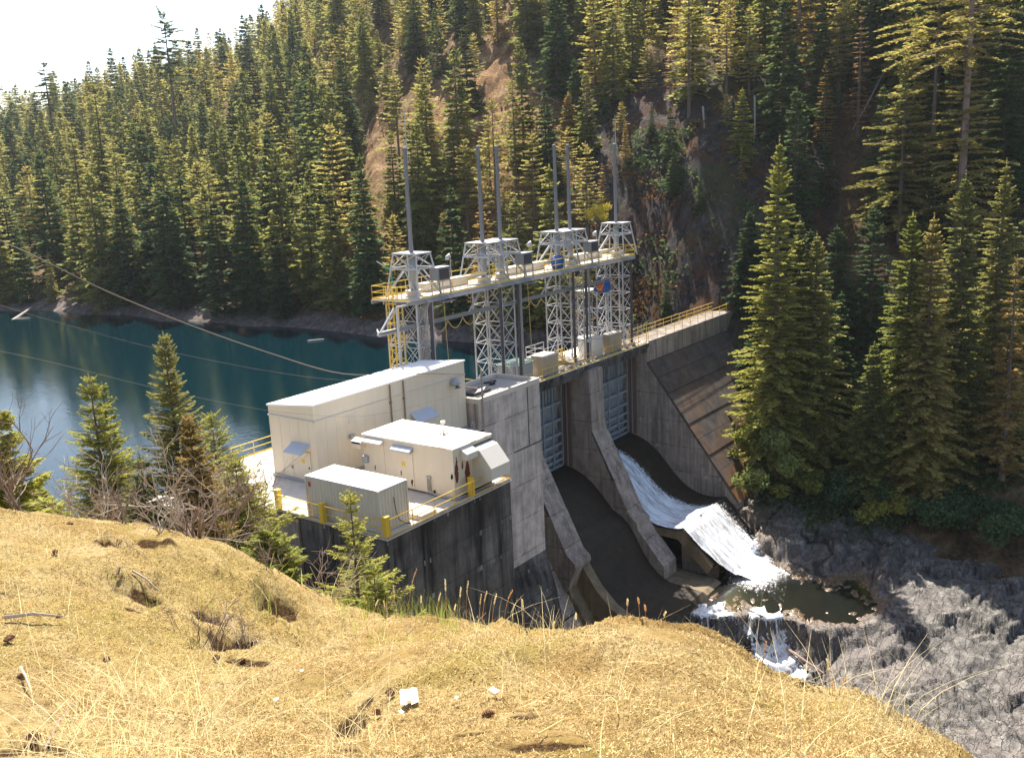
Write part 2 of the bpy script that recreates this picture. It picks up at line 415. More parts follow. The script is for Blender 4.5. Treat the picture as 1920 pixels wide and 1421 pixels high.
def moss_mat():
    m, nt, out = new_mat('dry_moss'); p = pos(nt)
    big = noise_node(nt, p, .55, 5, .6, .3); mid = noise_node(nt, p, 3.2, 6, .7, .3); fine = noise_node(nt, p, 45, 6, .75); vf = noise_node(nt, p, 150, 3, .7)
    dist = N(nt, 'ShaderNodeVectorMath', operation='LENGTH'); nt.links.new(vscale(nt, p, (1, 1, 0)), dist.inputs[0])
    c = ramp(nt, big, [(.30, (.18, .11, .045)), (.42, (.33, .225, .09)), (.54, (.46, .345, .165)), (.64, (.37, .28, .10)), (.76, (.23, .19, .055))])
    sp_ = ramp(nt, noise_node(nt, p, 18, 6, .8, .4), [(.38, .75), (.50, 0)])
    c = mixc(nt, sp_, c, (.12, .07, .03))
    c = mixc(nt, ramp(nt, mid, [(.45, 0), (.68, .55)]), c, (.34, .22, .07))
    c = mixc(nt, ramp(nt, mid, [(.28, .6), (.40, 0)]), c, (.50, .39, .21))
    hol = N(nt, 'ShaderNodeAttribute', attribute_name='tint'); hs = N(nt, 'ShaderNodeSeparateColor'); nt.links.new(hol.outputs['Color'], hs.inputs[0])
    ol = ramp(nt, noise_node(nt, p, .8, 4, .6), [(.50, 0), (.64, .6)])
    c = mixc(nt, ol, c, (.25, .20, .045))
    # bare brown soil and rock gaps
    gap = ramp(nt, noise_node(nt, p, 1.9, 7, .7, .6), [(.655, 0), (.70, .85)])
    c = mixc(nt, gap, c, (.12, .06, .035))
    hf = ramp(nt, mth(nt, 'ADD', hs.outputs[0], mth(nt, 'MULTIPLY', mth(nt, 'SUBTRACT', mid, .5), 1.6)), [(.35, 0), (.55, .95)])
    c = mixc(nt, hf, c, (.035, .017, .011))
    c = mixc(nt, ramp(nt, fine, [(.36, .75), (.52, 0)]), c, (.20, .12, .04))
    # beyond the mound: needle litter and scrub
    far = ramp(nt, mth(nt, 'MULTIPLY', dist.outputs['Value'], .02), [(.34, 0), (.46, 1)])
    scrub = ramp(nt, mid, [(.35, (.03, .035, .012)), (.55, (.10, .085, .04)), (.7, (.26, .22, .16))])
    c = mixc(nt, far, c, scrub)
    h = mth(nt, 'ADD', mth(nt, 'MULTIPLY', fine, .7), mth(nt, 'ADD', mth(nt, 'MULTIPLY', mid, .8), mth(nt, 'MULTIPLY', vf, .3)))
    princ(nt, out, c, 1.0, 0, bump(nt, h, .9, .045), .05); return m
M['moss'] = moss_mat()

def rock_mat():
    m, nt, out = new_mat('river_rock'); p = pos(nt)
    big = noise_node(nt, p, .11, 5, .6, .3); mid = noise_node(nt, p, .7, 7, .7, .5); fine = noise_node(nt, p, 4.5, 6, .72)
    seam = noise_node(nt, vscale(nt, p, (.5, 1.5, 1)), .55, 8, .72, .9)
    c = ramp(nt, mid, [(.30, (.032, .028, .024)), (.48, (.088, .078, .066)), (.66, (.25, .225, .195))])
    c = mixc(nt, ramp(nt, big, [(.42, 0), (.62, .6)]), c, (.19, .15, .13))
    c = mixc(nt, ramp(nt, seam, [(.485, 0), (.50, .85), (.515, 0)]), c, (.03, .025, .022))
    c = mixc(nt, ramp(nt, fine, [(.36, .6), (.5, 0)]), c, (.06, .055, .05))
    c = mixc(nt, ramp(nt, fine, [(.6, 0), (.75, .5)]), c, (.46, .42, .38))
    at_ = N(nt, 'ShaderNodeAttribute', attribute_name='tint')
    wet = N(nt, 'ShaderNodeSeparateColor'); nt.links.new(at_.outputs['Color'], wet.inputs[0])
    c = mixc(nt, mth(nt, 'MULTIPLY', wet.outputs[0], .75), c, (.13, .07, .022))
    c = mixc(nt, wet.outputs[1], c, (.012, .010, .009))  # second channel is the crevices: their black shadow painted into the rock colour
    vo = N(nt, 'ShaderNodeTexVoronoi', feature='DISTANCE_TO_EDGE'); vo.inputs['Scale'].default_value = .9; vo.inputs['Randomness'].default_value = 1
    vv = N(nt, 'ShaderNodeVectorMath', operation='ADD'); nt.links.new(vscale(nt, p, (.55, 1.5, 1.0)), vv.inputs[0])
    wn_ = N(nt, 'ShaderNodeTexNoise'); wn_.inputs['Scale'].default_value = .8; wn_.inputs['Detail'].default_value = 5; nt.links.new(p, wn_.inputs['Vector'])
    nt.links.new(vscale(nt, wn_.outputs['Color'], (1.6, 1.6, 1.6)), vv.inputs[1]); nt.links.new(vv.outputs[0], vo.inputs['Vector'])
    ck = ramp(nt, vo.outputs['Distance'], [(.0, 1), (.035, 0)])
    c = mixc(nt, mth(nt, 'MULTIPLY', ck, ramp(nt, mid, [(.42, 0), (.58, .9)])), c, (.018, .015, .013))
    mid = mth(nt, 'SUBTRACT', mid, mth(nt, 'MULTIPLY', ck, .5))
    princ(nt, out, c, mth(nt, 'SUBTRACT', .58, mth(nt, 'MULTIPLY', wet.outputs[0], .35)), 0, bump(nt, mth(nt, 'ADD', mid, mth(nt, 'MULTIPLY', fine, .5)), .8, .25), .35); return m
M['rock'] = rock_mat()

def lake_mat():
    m, nt, out = new_mat('reservoir_water'); p = pos(nt)
    w1 = noise_node(nt, p, 1.1, 3, .6, .2); w2 = noise_node(nt, p, 3.6, 3, .6); w3 = noise_node(nt, p, .08, 3, .5)
    h = mth(nt, 'ADD', mth(nt, 'MULTIPLY', w1, .7), mth(nt, 'MULTIPLY', w2, .5))
    calm = ramp(nt, w3, [(.35, .5), (.6, 1.)])
    b = princ(nt, out, (.0008, .012, .017), .06, 0, None, .5)
    b.inputs['IOR'].default_value = 1.33
    bn = N(nt, 'ShaderNodeBump'); bn.inputs['Distance'].default_value = .05; nt.links.new(h, bn.inputs['Height'])
    nt.links.new(mth(nt, 'MULTIPLY', calm, .35), bn.inputs['Strength']); nt.links.new(bn.outputs[0], b.inputs['Normal'])
    return m
M['lake'] = lake_mat()

def foam_mat(name, flow, base=(.74, .78, .84), dark=(.10, .12, .15), edge=.5, cover=.5, seed=0):
    # flow: vector scale that stretches the streaks along the way the water runs
    m, nt, out = new_mat(name); p = pos(nt)
    uv = N(nt, 'ShaderNodeAttribute', attribute_name='tint')
    sp = N(nt, 'ShaderNodeSeparateColor'); nt.links.new(uv.outputs['Color'], sp.inputs[0])
    s1 = noise_node(nt, vscale(nt, p, flow), 1.6, 7, .7, .25); s2 = noise_node(nt, vscale(nt, p, flow), 6, 5, .7)
    sp2 = noise_node(nt, p, 5, 5, .75)
    f = mth(nt, 'ADD', mth(nt, 'MULTIPLY', s1, .6), mth(nt, 'MULTIPLY', s2, .4))
    c = mixc(nt, ramp(nt, f, [(.36, 0), (.56, 1)]), dark, base)
    b = N(nt, 'ShaderNodeBsdfPrincipled'); nt.links.new(c, b.inputs['Base Color']); b.inputs['Roughness'].default_value = .35
    nt.links.new(bump(nt, mth(nt, 'ADD', f, mth(nt, 'MULTIPLY', sp2, .5)), .6, .12), b.inputs['Normal'])
    tr = N(nt, 'ShaderNodeBsdfTransparent'); mx = N(nt, 'ShaderNodeMixShader')
    # tint.r = 0 at the edge of the sheet .. 1 in its middle: thin and broken towards the edge
    e = mth(nt, 'ADD', sp.outputs[0], mth(nt, 'MULTIPLY', mth(nt, 'SUBTRACT', mth(nt, 'ADD', mth(nt, 'MULTIPLY', sp2, .7), mth(nt, 'MULTIPLY', s2, .5)), .6), edge*4))
    a = ramp(nt, e, [(cover-.18, 0), (cover+.05, 1)])
    nt.links.new(a, mx.inputs[0]); nt.links.new(tr.outputs[0], mx.inputs[1]); nt.links.new(b.outputs[0], mx.inputs[2])
    nt.links.new(mx.outputs[0], out.inputs[0]); return m
M['foam'] = foam_mat('white_water', (1.6, .25, .25), edge=.35, cover=.35)
M['foam3'] = foam_mat('falling_water', (1.5, .22, .3), base=(.82, .82, .83), dark=(.22, .18, .14), edge=.55, cover=.45)
M['foam2'] = foam_mat('rapids', (.7, .7, .7), base=(.8, .8, .82), dark=(.25, .24, .23), edge=.8, cover=.5)
def pool_mat():
    m, nt, out = new_mat('pool_water'); p = pos(nt)
    w = noise_node(nt, p, 2.2, 4, .6); b1 = noise_node(nt, p, .5, 4, .6, .3)
    c = ramp(nt, b1, [(.35, (.07, .042, .008)), (.5, (.20, .105, .015)), (.68, (.34, .19, .045))])
    tr = N(nt, 'ShaderNodeBsdfTransparent'); tr.inputs[0].default_value = (.55, .33, .10, 1)
    gl = N(nt, 'ShaderNodeBsdfGlossy'); gl.inputs['Roughness'].default_value = .12; nb = bump(nt, w, .35, .04); nt.links.new(nb, gl.inputs['Normal'])
    fr = N(nt, 'ShaderNodeFresnel'); fr.inputs[0].default_value = 1.22; nt.links.new(nb, fr.inputs['Normal'])
    df = N(nt, 'ShaderNodeBsdfDiffuse'); nt.links.new(c, df.inputs[0])
    m1 = N(nt, 'ShaderNodeMixShader'); m1.inputs[0].default_value = .6; nt.links.new(tr.outputs[0], m1.inputs[1]); nt.links.new(df.outputs[0], m1.inputs[2])
    m2 = N(nt, 'ShaderNodeMixShader'); nt.links.new(fr.outputs[0], m2.inputs[0]); nt.links.new(m1.outputs[0], m2.inputs[1]); nt.links.new(gl.outputs[0], m2.inputs[2])
    nt.links.new(m2.outputs[0], out.inputs[0]); return m
M['pool'] = pool_mat()

# ================================================================== far hillside (one sheet)
def cols_interp(cx, prof, xs, ds):
    # prof[x] = [(depth, photo row) ...]; returns z and horizontal direction per (x, depth)
    zc, hx, hy = [], [], []
    for x in cx:
        P = prof[x]
        d = np.array([q[0] for q in P], float); y = np.array([q[1] for q in P], float)
        pts = np.array([at(x, yy, dd) for dd, yy in zip(d, y)])
        zc.append(np.interp(ds, d, pts[:, 2])); hx.append(np.interp(ds, d, pts[:, 0]/d)); hy.append(np.interp(ds, d, pts[:, 1]/d))
    out = []
    for a in (zc, hx, hy):
        a = np.array(a)
        out.append(np.array([np.interp(xs, cx, a[:, j]) for j in range(len(ds))]))   # rows depth, cols x
    return out
def t_at_z(x, y, z):
    return (z-H)/ray(x, y)[2]
SH = {x: t_at_z(x, y, -4.0) for x, y in ((-500, 560), (0, 583), (150, 590), (300, 603), (450, 612), (600, 619), (700, 632), (850, 640), (1000, 653), (1200, 640))}
HP = {}
HP[-500] = [(SH[-500], 560), (SH[-500]+26, 500), (300, 385), (420, 320), (600, 310)]
HP[0] = [(SH[0], 583), (SH[0]+26, 520), (300, 390), (420, 275), (600, 262)]
HP[150] = [(SH[150], 590), (SH[150]+26, 522), (290, 370), (400, 225), (600, 225)]
HP[300] = [(SH[300], 603), (SH[300]+26, 525), (280, 345), (385, 190), (600, 200)]
HP[450] = [(SH[450], 612), (SH[450]+24, 530), (260, 330), (345, 165), (600, 160)]
HP[600] = [(SH[600], 619), (SH[600]+22, 520), (225, 320), (290, 110), (360, 70), (600, -60)]
HP[700] = [(SH[700], 632), (SH[700]+16, 520), (200, 260), (245, 60), (300, -120), (600, -140)]
HP[850] = [(SH[850], 640), (SH[850]+14, 520), (175, 270), (215, 60), (270, -150), (600, -180)]
HP[1000] = [(SH[1000], 653), (SH[1000]+12, 540), (162, 290), (195, 60), (240, -180), (600, -260)]
HP[1200] = [(SH[1200], 640), (SH[1200]+5, 560), (140, 400), (146, 260), (178, 95), (225, -150), (600, -400)]
HP[1300] = [(127, 620), (130, 560), (134, 410), (140, 250), (172, 90), (220, -150), (600, -400)]
HP[1385] = [(121, 700), (127, 585), (132, 440), (137, 310), (145, 200), (176, 60), (218, -150), (600, -400)]
HP[1400] = [(107, 945), (113, 850), (121, 700), (127, 585), (132, 440), (137, 310), (146, 200), (178, 60), (220, -150), (600, -400)]
HP[1600] = [(104, 962), (110, 860), (118, 690), (131, 450), (146, 210), (165, 50), (200, -180), (600, -500)]
HP[1750] = [(99, 1000), (106, 870), (115, 690), (125, 480), (140, 230), (158, 40), (190, -200), (600, -500)]
HP[1920] = [(93, 1058), (102, 890), (112, 690), (122, 480), (136, 230), (152, 30), (185, -200), (600, -500)]
HP[2500] = [(80, 1300), (92, 1100), (104, 820), (116, 520), (130, 250), (146, 30), (180, -200), (600, -500)]
for x in HP:                             # continue each profile down under the water / river bed
    d0, y0 = HP[x][0]
    z0 = at(x, y0, d0)[2]
    pre = []
    steps = ((6, -5), (13, -30), (100, -34)) if x > 1000 else ((12, -7), (50, -14))
    for dd, dz in steps:
        d = d0-dd
        if d < 5: continue
        yy = y0
        for _ in range(40):
            zz = at(x, yy, d)[2]; yy += (zz-(z0+dz))/(d/FOC)*.9
        pre.insert(0, (d, yy))
    HP[x] = pre + HP[x]
HCX = sorted(HP)
xs = np.concatenate([np.arange(-500, 2500, 7.0)])
ds = np.concatenate([np.arange(60, 130, 1.6), np.arange(130, 260, 1.3), np.arange(260, 420, 3.0), np.arange(420, 601, 12.0)])
hz, hhx, hhy = cols_interp(HCX, HP, xs, ds)
HX = hhx*ds[:, None]; HY = hhy*ds[:, None]
rough = np.clip((hz+3.5)/6, 0, 1)
hzn = hz + rough*(fbm(HX*.06, HY*.06, octv=3, seed=5)*2.2 + fbm(HX*.25, HY*.25, hz*.2, octv=4, seed=6, ridged=True)*1.5)
nudge = fbm(HX*.3+9, HY*.3, hz*.3, octv=4, seed=8, ridged=True)*1.3*rough
V = np.stack([HX-nudge*CF[0], HY-nudge*CF[1], hzn], -1).reshape(-1, 3)
XS2 = np.broadcast_to(xs[None, :], hz.shape); DS2 = np.broadcast_to(ds[:, None], hz.shape)
mshore = np.clip((1330-XS2)/60, 0, 1)*np.clip((-1.6-hz)/1.2, 0, 1)
mcliff = np.exp(-(((XS2-1330)/260)**4+((hz-12)/26)**4))
mbare = np.exp(-(((XS2-900)/190)**2+((DS2-178)/28)**2))+np.exp(-(((XS2-650)/60)**2+((DS2-215)/35)**2))
mfloor = np.clip(1-mbare*1.3, 0, 1)
hill = np_mesh('hillside', V, grid_faces(len(ds), len(xs)), M['hill'], cols=np.stack([mshore, mcliff, mfloor], -1).reshape(-1, 3))
tag(hill, kind='structure')
def hill_point(x, d):
    j = np.searchsorted(xs, x); j = min(max(j, 0), len(xs)-1)
    z = np.interp(d, ds, hz[:, j]); a = np.interp(d, ds, hhx[:, j]); b = np.interp(d, ds, hhy[:, j])
    return np.array([a*d, b*d, z])

# ================================================================== near mound (ground sheet from the camera's feet to the gorge)
crest = {-900: (900, 9), -300: (935, 9), 0: (955, 9), 150: (966, 9.5), 300: (988, 10), 420: (1018, 10.5), 500: (1066, 10.7), 600: (1132, 10.5), 660: (1166, 10), 740: (1180, 8.6),
         850: (1188, 7.8), 960: (1196, 7), 1040: (1205, 6.6), 1130: (1194, 6.2), 1220: (1196, 6), 1300: (1215, 6), 1370: (1252, 6), 1440: (1303, 5.9), 1500: (1328, 5.8),
         1600: (1352, 5.6), 1700: (1393, 5.4), 1800: (1440, 5.1), 2100: (1570, 4.7), 2900: (1800, 4)}
gx = np.arange(-900, 2901, 6.0)
gd = np.concatenate([np.geomspace(.6, 13, 330), np.geomspace(13.3, 100, 90)])
cxs = sorted(crest)
cy = np.interp(gx, cxs, [crest[c][0] for c in cxs]); cd = np.interp(gx, cxs, [crest[c][1] for c in cxs])
k = np.hanning(9); k /= k.sum()
cy = np.convolve(np.pad(cy, 4, 'edge'), k, 'valid'); cd = np.convolve(np.pad(cd, 4, 'edge'), k, 'valid')
GZ = np.zeros((len(gd), len(gx))); GX = np.zeros_like(GZ); GY = np.zeros_like(GZ)
bx = [-900, 0, 450, 560, 700, 1000, 1100, 2900]
bprof = {30: [8.5, 8.5, 8.3, 6.0, 4.5, 1.0, -1.0, -1.0], 45: [2.6, 2.6, 2.6, -1.5, -8, -13, -16, -16], 56: [-1.2, -1.2, -1.2, -6, -13, -18, -24, -24], 68: [-3.0, -3.0, -3.2, -10, -15, -22, -28, -28], 78: [-5.5, -5.5, -6, -12, -16, -24, -29, -29], 101: [-11, -11, -11, -14, -18, -26, -30, -30]}
for j, x in enumerate(gx):
    rc = ray(x, cy[j]); hd = math.hypot(rc[0], rc[1])
    qc = -rc[2]; d0 = 3.1
    q0 = max(.655, qc+.06)
    dc = cd[j]
    d = gd
    q = qc + (q0-qc)*np.clip((dc-d)/(dc-d0), 0, 1)**2
    drop = q*d
    near = d < d0
    drop[near] = 1.6 + (q0*d0-1.6)*(d[near]/d0)**1.5
    dcr = qc*dc
    bz = [np.interp(x, bx, bprof[t]) for t in sorted(bprof)]
    zb = np.interp(d, [dc*1.02, dc*1.35] + sorted(bprof), [H-dcr, H-dcr-.35*dc*(qc+.22)] + bz)
    z = np.where(d <= dc*1.02, H-drop, np.minimum(zb, H-drop*0-dcr))
    GZ[:, j] = z; GX[:, j] = rc[0]*d; GY[:, j] = rc[1]*d
# lumps, hollows and a rough mossy surface
HOLL = np.zeros_like(GZ)
GANG = np.arctan2(GY[-1], GX[-1])
def ground_hit(px, py):
    """first point of the near ground on the sight line of a photo pixel"""
    r = ray(px, py); ang = math.atan2(r[1], r[0])
    j = np.searchsorted(-GANG, -ang); j = min(max(j, 0), len(gx)-1)
    kd = math.hypot(GX[-1, j]/gd[-1], GY[-1, j]/gd[-1])
    for t in np.geomspace(1.5, 40, 1200):
        P = np.array([0, 0, H])+t*r
        d = math.hypot(P[0], P[1])/kd
        z = np.interp(d, gd, GZ[:, j])
        if P[2] <= z: return np.array([P[0], P[1], z])
    return None
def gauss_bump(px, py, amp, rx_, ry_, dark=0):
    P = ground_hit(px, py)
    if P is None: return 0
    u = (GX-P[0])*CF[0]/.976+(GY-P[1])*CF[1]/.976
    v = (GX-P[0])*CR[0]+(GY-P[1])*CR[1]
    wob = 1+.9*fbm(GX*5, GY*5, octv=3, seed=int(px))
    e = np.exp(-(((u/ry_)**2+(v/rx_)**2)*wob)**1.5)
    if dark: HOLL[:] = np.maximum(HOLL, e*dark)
    return amp*e
fade = np.clip((gd[:, None]-1.5)/2, 0, 1)
nearf = np.clip((16-gd[:, None])/8, .0, 1)
GZ += fbm(GX*.55, GY*.55, octv=4, seed=21)*.21*fade
GZ += fbm(GX*1.7, GY*1.7, octv=4, seed=22)*.075*fade*nearf
GZ += fbm(GX*9, GY*9, octv=3, seed=23, ridged=True)*.012*nearf
GZ += fbm(GX*.22, GY*.22, octv=4, seed=24)*1.0*np.clip((gd[:, None]-14)/12, 0, 1)
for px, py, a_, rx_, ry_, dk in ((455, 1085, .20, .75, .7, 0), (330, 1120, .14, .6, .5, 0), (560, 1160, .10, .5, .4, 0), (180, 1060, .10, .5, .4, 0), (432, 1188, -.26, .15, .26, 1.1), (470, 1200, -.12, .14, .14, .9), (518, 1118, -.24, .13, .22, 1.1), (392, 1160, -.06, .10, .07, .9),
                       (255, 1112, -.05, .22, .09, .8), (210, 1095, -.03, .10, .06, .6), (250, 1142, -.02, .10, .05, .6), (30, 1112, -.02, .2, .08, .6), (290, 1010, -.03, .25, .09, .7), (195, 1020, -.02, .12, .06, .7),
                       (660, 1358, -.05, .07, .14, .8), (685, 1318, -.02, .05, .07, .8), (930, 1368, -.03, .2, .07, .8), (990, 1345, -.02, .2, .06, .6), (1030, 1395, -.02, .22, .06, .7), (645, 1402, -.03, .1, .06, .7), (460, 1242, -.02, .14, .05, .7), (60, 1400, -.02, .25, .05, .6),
                       (860, 1250, .08, .5, .3, 0), (1130, 1208, .07, .35, .3, 0), (1200, 1330, .07, .5, .3, 0), (700, 1260, .07, .4, .3, 0), (160, 1330, -.08, .3, .2, 0), (520, 1290, -.06, .3, .2, 0)):
    GZ += gauss_bump(px, py, a_, rx_, ry_, dk)
ground = np_mesh('ground', np.stack([GX, GY, GZ], -1).reshape(-1, 3), grid_faces(len(gd), len(gx)), M['moss'], smooth=True, cols=np.repeat(HOLL.reshape(-1, 1), 3, 1))
tag(ground, kind='structure')
def ground_point(x, d):
    j = min(max(int(round((x+900)/6)), 0), len(gx)-1)
    return np.array([np.interp(d, gd, GX[:, j]), np.interp(d, gd, GY[:, j]), np.interp(d, gd, GZ[:, j])])

# ================================================================== river bed below the dam
ctrl = []
for px, py, z in ((1390, 948, -17.4), (1340, 985, -17.6), (1480, 945, -18), (1600, 965, -18.6), (1700, 1000, -19.3), (1800, 1020, -20), (1910, 1075, -21), (1500, 1010, -19.2), (1440, 1000, -19.0),
                  (1400, 960, -17.8), (1400, 1030, -20.1), (1460, 1050, -20.9), (1560, 1060, -20.6), (1640, 1100, -20.9), (1680, 1150, -21.4), (1430, 1085, -22.6), (1500, 1105, -22.7), (1580, 1135, -22.7), (1400, 1120, -22.5),
                  (1480, 1150, -22.1), (1560, 1180, -21.8), (1650, 1180, -21.6), (1700, 1090, -20.7), (1800, 1100, -21.2), (1900, 1200, -22.6), (1800, 1200, -22.4), (1700, 1250, -23.6), (1900, 1320, -24.4), (1900, 1410, -25.2), (1750, 1380, -25.2),
                  (1600, 1250, -24.2), (1600, 1330, -25.4), (1480, 1310, -27), (1440, 1230, -25.4), (1420, 1180, -23.6), (1350, 1150, -22.2), (1330, 1130, -21.9), (1300, 1190, -24.4), (1310, 1210, -25.4), (1370, 1180, -23.2), (1520, 1240, -24.2), (1530, 1290, -25.8), (1350, 1090, -22.4), (2100, 1250, -22), (2100, 1500, -26)):
    P = at(px, py, t_at_z(px, py, z)); ctrl.append((P[0], P[1], z))
ctrl += [(75, 38, -25), (70, 34, -27), (64, 30, -29), (60, 20, -29), (75, 46, -24), (90, 46, -21), (100, 48, -14), (60, 5, -28), (55, -10, -29)]
ctrl = np.array(ctrl)
rx = np.arange(56, 142, .18); ry = np.arange(-18, 50, .18)
RX, RY = np.meshgrid(rx, ry)
num = 0; den = 0
for cxx, cyy, cz in ctrl:
    w = 1/((RX-cxx)**2+(RY-cyy)**2+1.2)**1.6
    num = num+w*cz; den = den+w
RZ = num/den
def blur(A, n_, it=3):
    k_ = np.ones(n_)/n_
    for _ in range(it):
        A = np.apply_along_axis(lambda v: np.convolve(np.pad(v, n_//2, 'edge'), k_, 'valid'), 1, A)
        A = np.apply_along_axis(lambda v: np.convolve(np.pad(v, n_//2, 'edge'), k_, 'valid'), 0, A)
    return A
RZ = blur(RZ, 15)
# jointed, tilted slabs and broken angular ledges
def facets(x, y, seed, tilt):
    ix, iy = np.floor(x), np.floor(y); best = np.full(x.shape, 9.0); sec = np.full(x.shape, 9.0); out = np.zeros_like(x)
    for a in (-1, 0, 1):
        for b in (-1, 0, 1):
            cx_, cy_ = ix+a, iy+b; z0_ = np.zeros_like(x)
            px_ = cx_+_h(cx_, cy_, z0_, seed); py_ = cy_+_h(cx_, cy_, z0_, seed+1)
            dd = (x-px_)**2+(y-py_)**2
            hgt = (_h(cx_, cy_, z0_, seed+2)-.5)+((x-px_)*(_h(cx_, cy_, z0_, seed+3)-.5)+(y-py_)*(_h(cx_, cy_, z0_, seed+4)-.35))*tilt
            closer = dd < best
            sec = np.where(closer, best, np.minimum(sec, dd)); out = np.where(closer, hgt, out); best = np.where(closer, dd, best)
    return out, np.sqrt(sec)-np.sqrt(best)
wx = RX+fbm(RX*.15, RY*.15, octv=3, seed=40)*4; wy = RY+fbm(RX*.15+50, RY*.15, octv=3, seed=41)*4
ca, sa = math.cos(.45), math.sin(.45)
ux, uy = wx*ca+wy*sa, -wx*sa+wy*ca
f1, e1 = facets(ux*.085, uy*.20, 201, 1.4)
f2, e2 = facets(ux*.26+3, uy*.60, 211, 1.6)
f3, e3 = facets(RX*.85+fbm(RX, RY, octv=2, seed=3)*.6, RY*1.5, 221, 1.8)
broken = np.clip(fbm(RX*.06, RY*.06, octv=3, seed=45)*2.4+.55, .12, 1.1)
D = RX*CF[0]+RY*CF[1]
broken = np.clip(broken+np.clip((86-D)/22, 0, .9)+.9*np.exp(-(((RX-98)/6)**2+((RY-35)/4)**2)), .15, 1.5)
f4, e4 = facets(RX*2.0+fbm(RX*2, RY*2, octv=2, seed=4)*.5, RY*3.2, 231, 1.6)
w2 = .05+.05*np.clip(fbm(RX*.4, RY*.4, octv=2, seed=48), 0, 1)
cm_ = np.clip(fbm(RX*.22, RY*.22, octv=3, seed=49)*3+.5, 0, 1)
crev = -np.clip(1-e2/w2, 0, 1)*.30*cm_-np.clip(1-e1/.03, 0, 1)*.3-np.clip(1-e3/.09, 0, 1)*.10*broken
CRV = np.clip(.0+np.clip(1.5-2*e2/w2, 0, 1)*cm_+np.clip(1.5-2*e1/.035, 0, 1)+np.clip(1.3-2*e3/.07, 0, 1)*cm_*.8, 0, 1)*.92  # crevice mask for the painted shadow, not for wet rock
def ledge(period, ang, warp, seed, dens):
    dd = RX*math.cos(ang)+RY*math.sin(ang)
    v = dd/period+fbm(RX*.10, RY*.10, octv=3, seed=seed)*warp+fbm(RX*.5, RY*.5, octv=3, seed=seed+1)*.22+.12*f3
    fr = v-np.floor(v); am = np.clip(fbm(RX*.16+np.floor(v)*7.3, RY*.16, octv=3, seed=seed+2)*3+dens, 0, 1)
    return -(fr-.5)*am, (np.clip(1-fr/.10, 0, 1)+np.clip(1-(1-fr)/.05, 0, 1))*am
l1, m1_ = ledge(4.2, YAW+.5, 2.2, 301, .55)
l2, m2_ = ledge(1.7, YAW+.2, 2.4, 311, .35)
l3, m3_ = ledge(.8, YAW+.8, 3.0, 321, .2)
RZn = RZ+f1*.30+l1*1.0+l2*.45+l3*.16+broken*(f2*.14+f3*.08+f4*.035)+crev*.8+fbm(RX*.3, RY*.3, octv=3, seed=47)*.25+fbm(RX*2.5, RY*2.5, octv=3, seed=46)*.04*broken
# the brown pool: a shallow dish with a ragged rim
POOLZ = -21.75
PO = np.array([at(px, py, t_at_z(px, py, POOLZ))[:2] for px, py in ((1285, 1140), (1322, 1092), (1395, 1072), (1440, 1062), (1500, 1080), (1560, 1092), (1612, 1082), (1648, 1135), (1604, 1164), (1540, 1167), (1490, 1150), (1440, 1152), (1400, 1136), (1345, 1150))])
def poly_sd(X, Y, P):
    d = np.full(X.shape, 1e9); ins = np.zeros(X.shape, bool); n_ = len(P)
    for i in range(n_):
        a = P[i]; b = P[(i+1) % n_]; e = b-a
        t = np.clip(((X-a[0])*e[0]+(Y-a[1])*e[1])/(e@e), 0, 1)
        d = np.minimum(d, np.hypot(X-a[0]-t*e[0], Y-a[1]-t*e[1]))
        c = ((a[1] > Y) != (b[1] > Y)) & (X < (b[0]-a[0])*(Y-a[1])/(b[1]-a[1]+1e-12)+a[0])
        ins ^= c
    return np.where(ins, -d, d)
SD = poly_sd(RX, RY, PO)+fbm(RX*.7, RY*.7, octv=4, seed=71)*1.3
rim = np.clip(1-SD/2.4, 0, 1)
RZn = np.where(SD < 0, POOLZ-np.minimum(.8, -SD*.25)+f3*.3+f2*.45+.04, np.where(SD < 2.4, np.maximum(RZn*(1-rim)+(POOLZ+.12+SD*.22+f3*.12)*rim, np.where(SD < 1.2, POOLZ+.04, -99)), RZn))
RZn = np.minimum(RZn, np.where(RX < 93.6, np.where(RY > 36.4, np.where((RX > 70), -22.5, RZn), RZn), RZn))
lev = np.clip(.9-np.abs(SD)/1.2, 0, 1)+(SD < 0)
def px_of(P):
    v = np.array(P)-np.array([0, 0, H]); t = v@CF
    return 960+FOC*(v@CR)/t, 710.5-FOC*(v@CU)/t
wetm = np.clip(lev + np.clip(1-np.hypot((RX-91)/9, (RY-38)/5), 0, 1), 0, 1)
c3 = np.stack([wetm, CRV*(SD > .5), wetm*0], -1).reshape(-1, 3)
bed = np_mesh('riverbed', np.stack([RX, RY, RZn], -1).reshape(-1, 3), grid_faces(len(ry), len(rx)), M['rock'], cols=c3)
tag(bed, kind='structure')

# ================================================================== water
lake = MB(); ys = [56.2, 120, 240, 700]
lake.add([(-260, 54.6, -4), (124, 54.6, -4), (124, 700, -4), (-260, 700, -4)], [(0, 1, 2, 3)])
tag(lake.build('water', M['lake']), kind='structure')
pool = MB()
_o = [at(px, py, t_at_z(px, py, -21.75)) for px, py in ((1270, 1146), (1312, 1082), (1395, 1062), (1440, 1050), (1500, 1068), (1560, 1080), (1620, 1072), (1668, 1137), (1608, 1174), (1540, 1178), (1485, 1162), (1440, 1162), (1400, 1148), (1340, 1160))]
pool.add(_o, [tuple(range(len(_o)))])
tag(pool.build('pool_water', M['pool']), kind='structure')
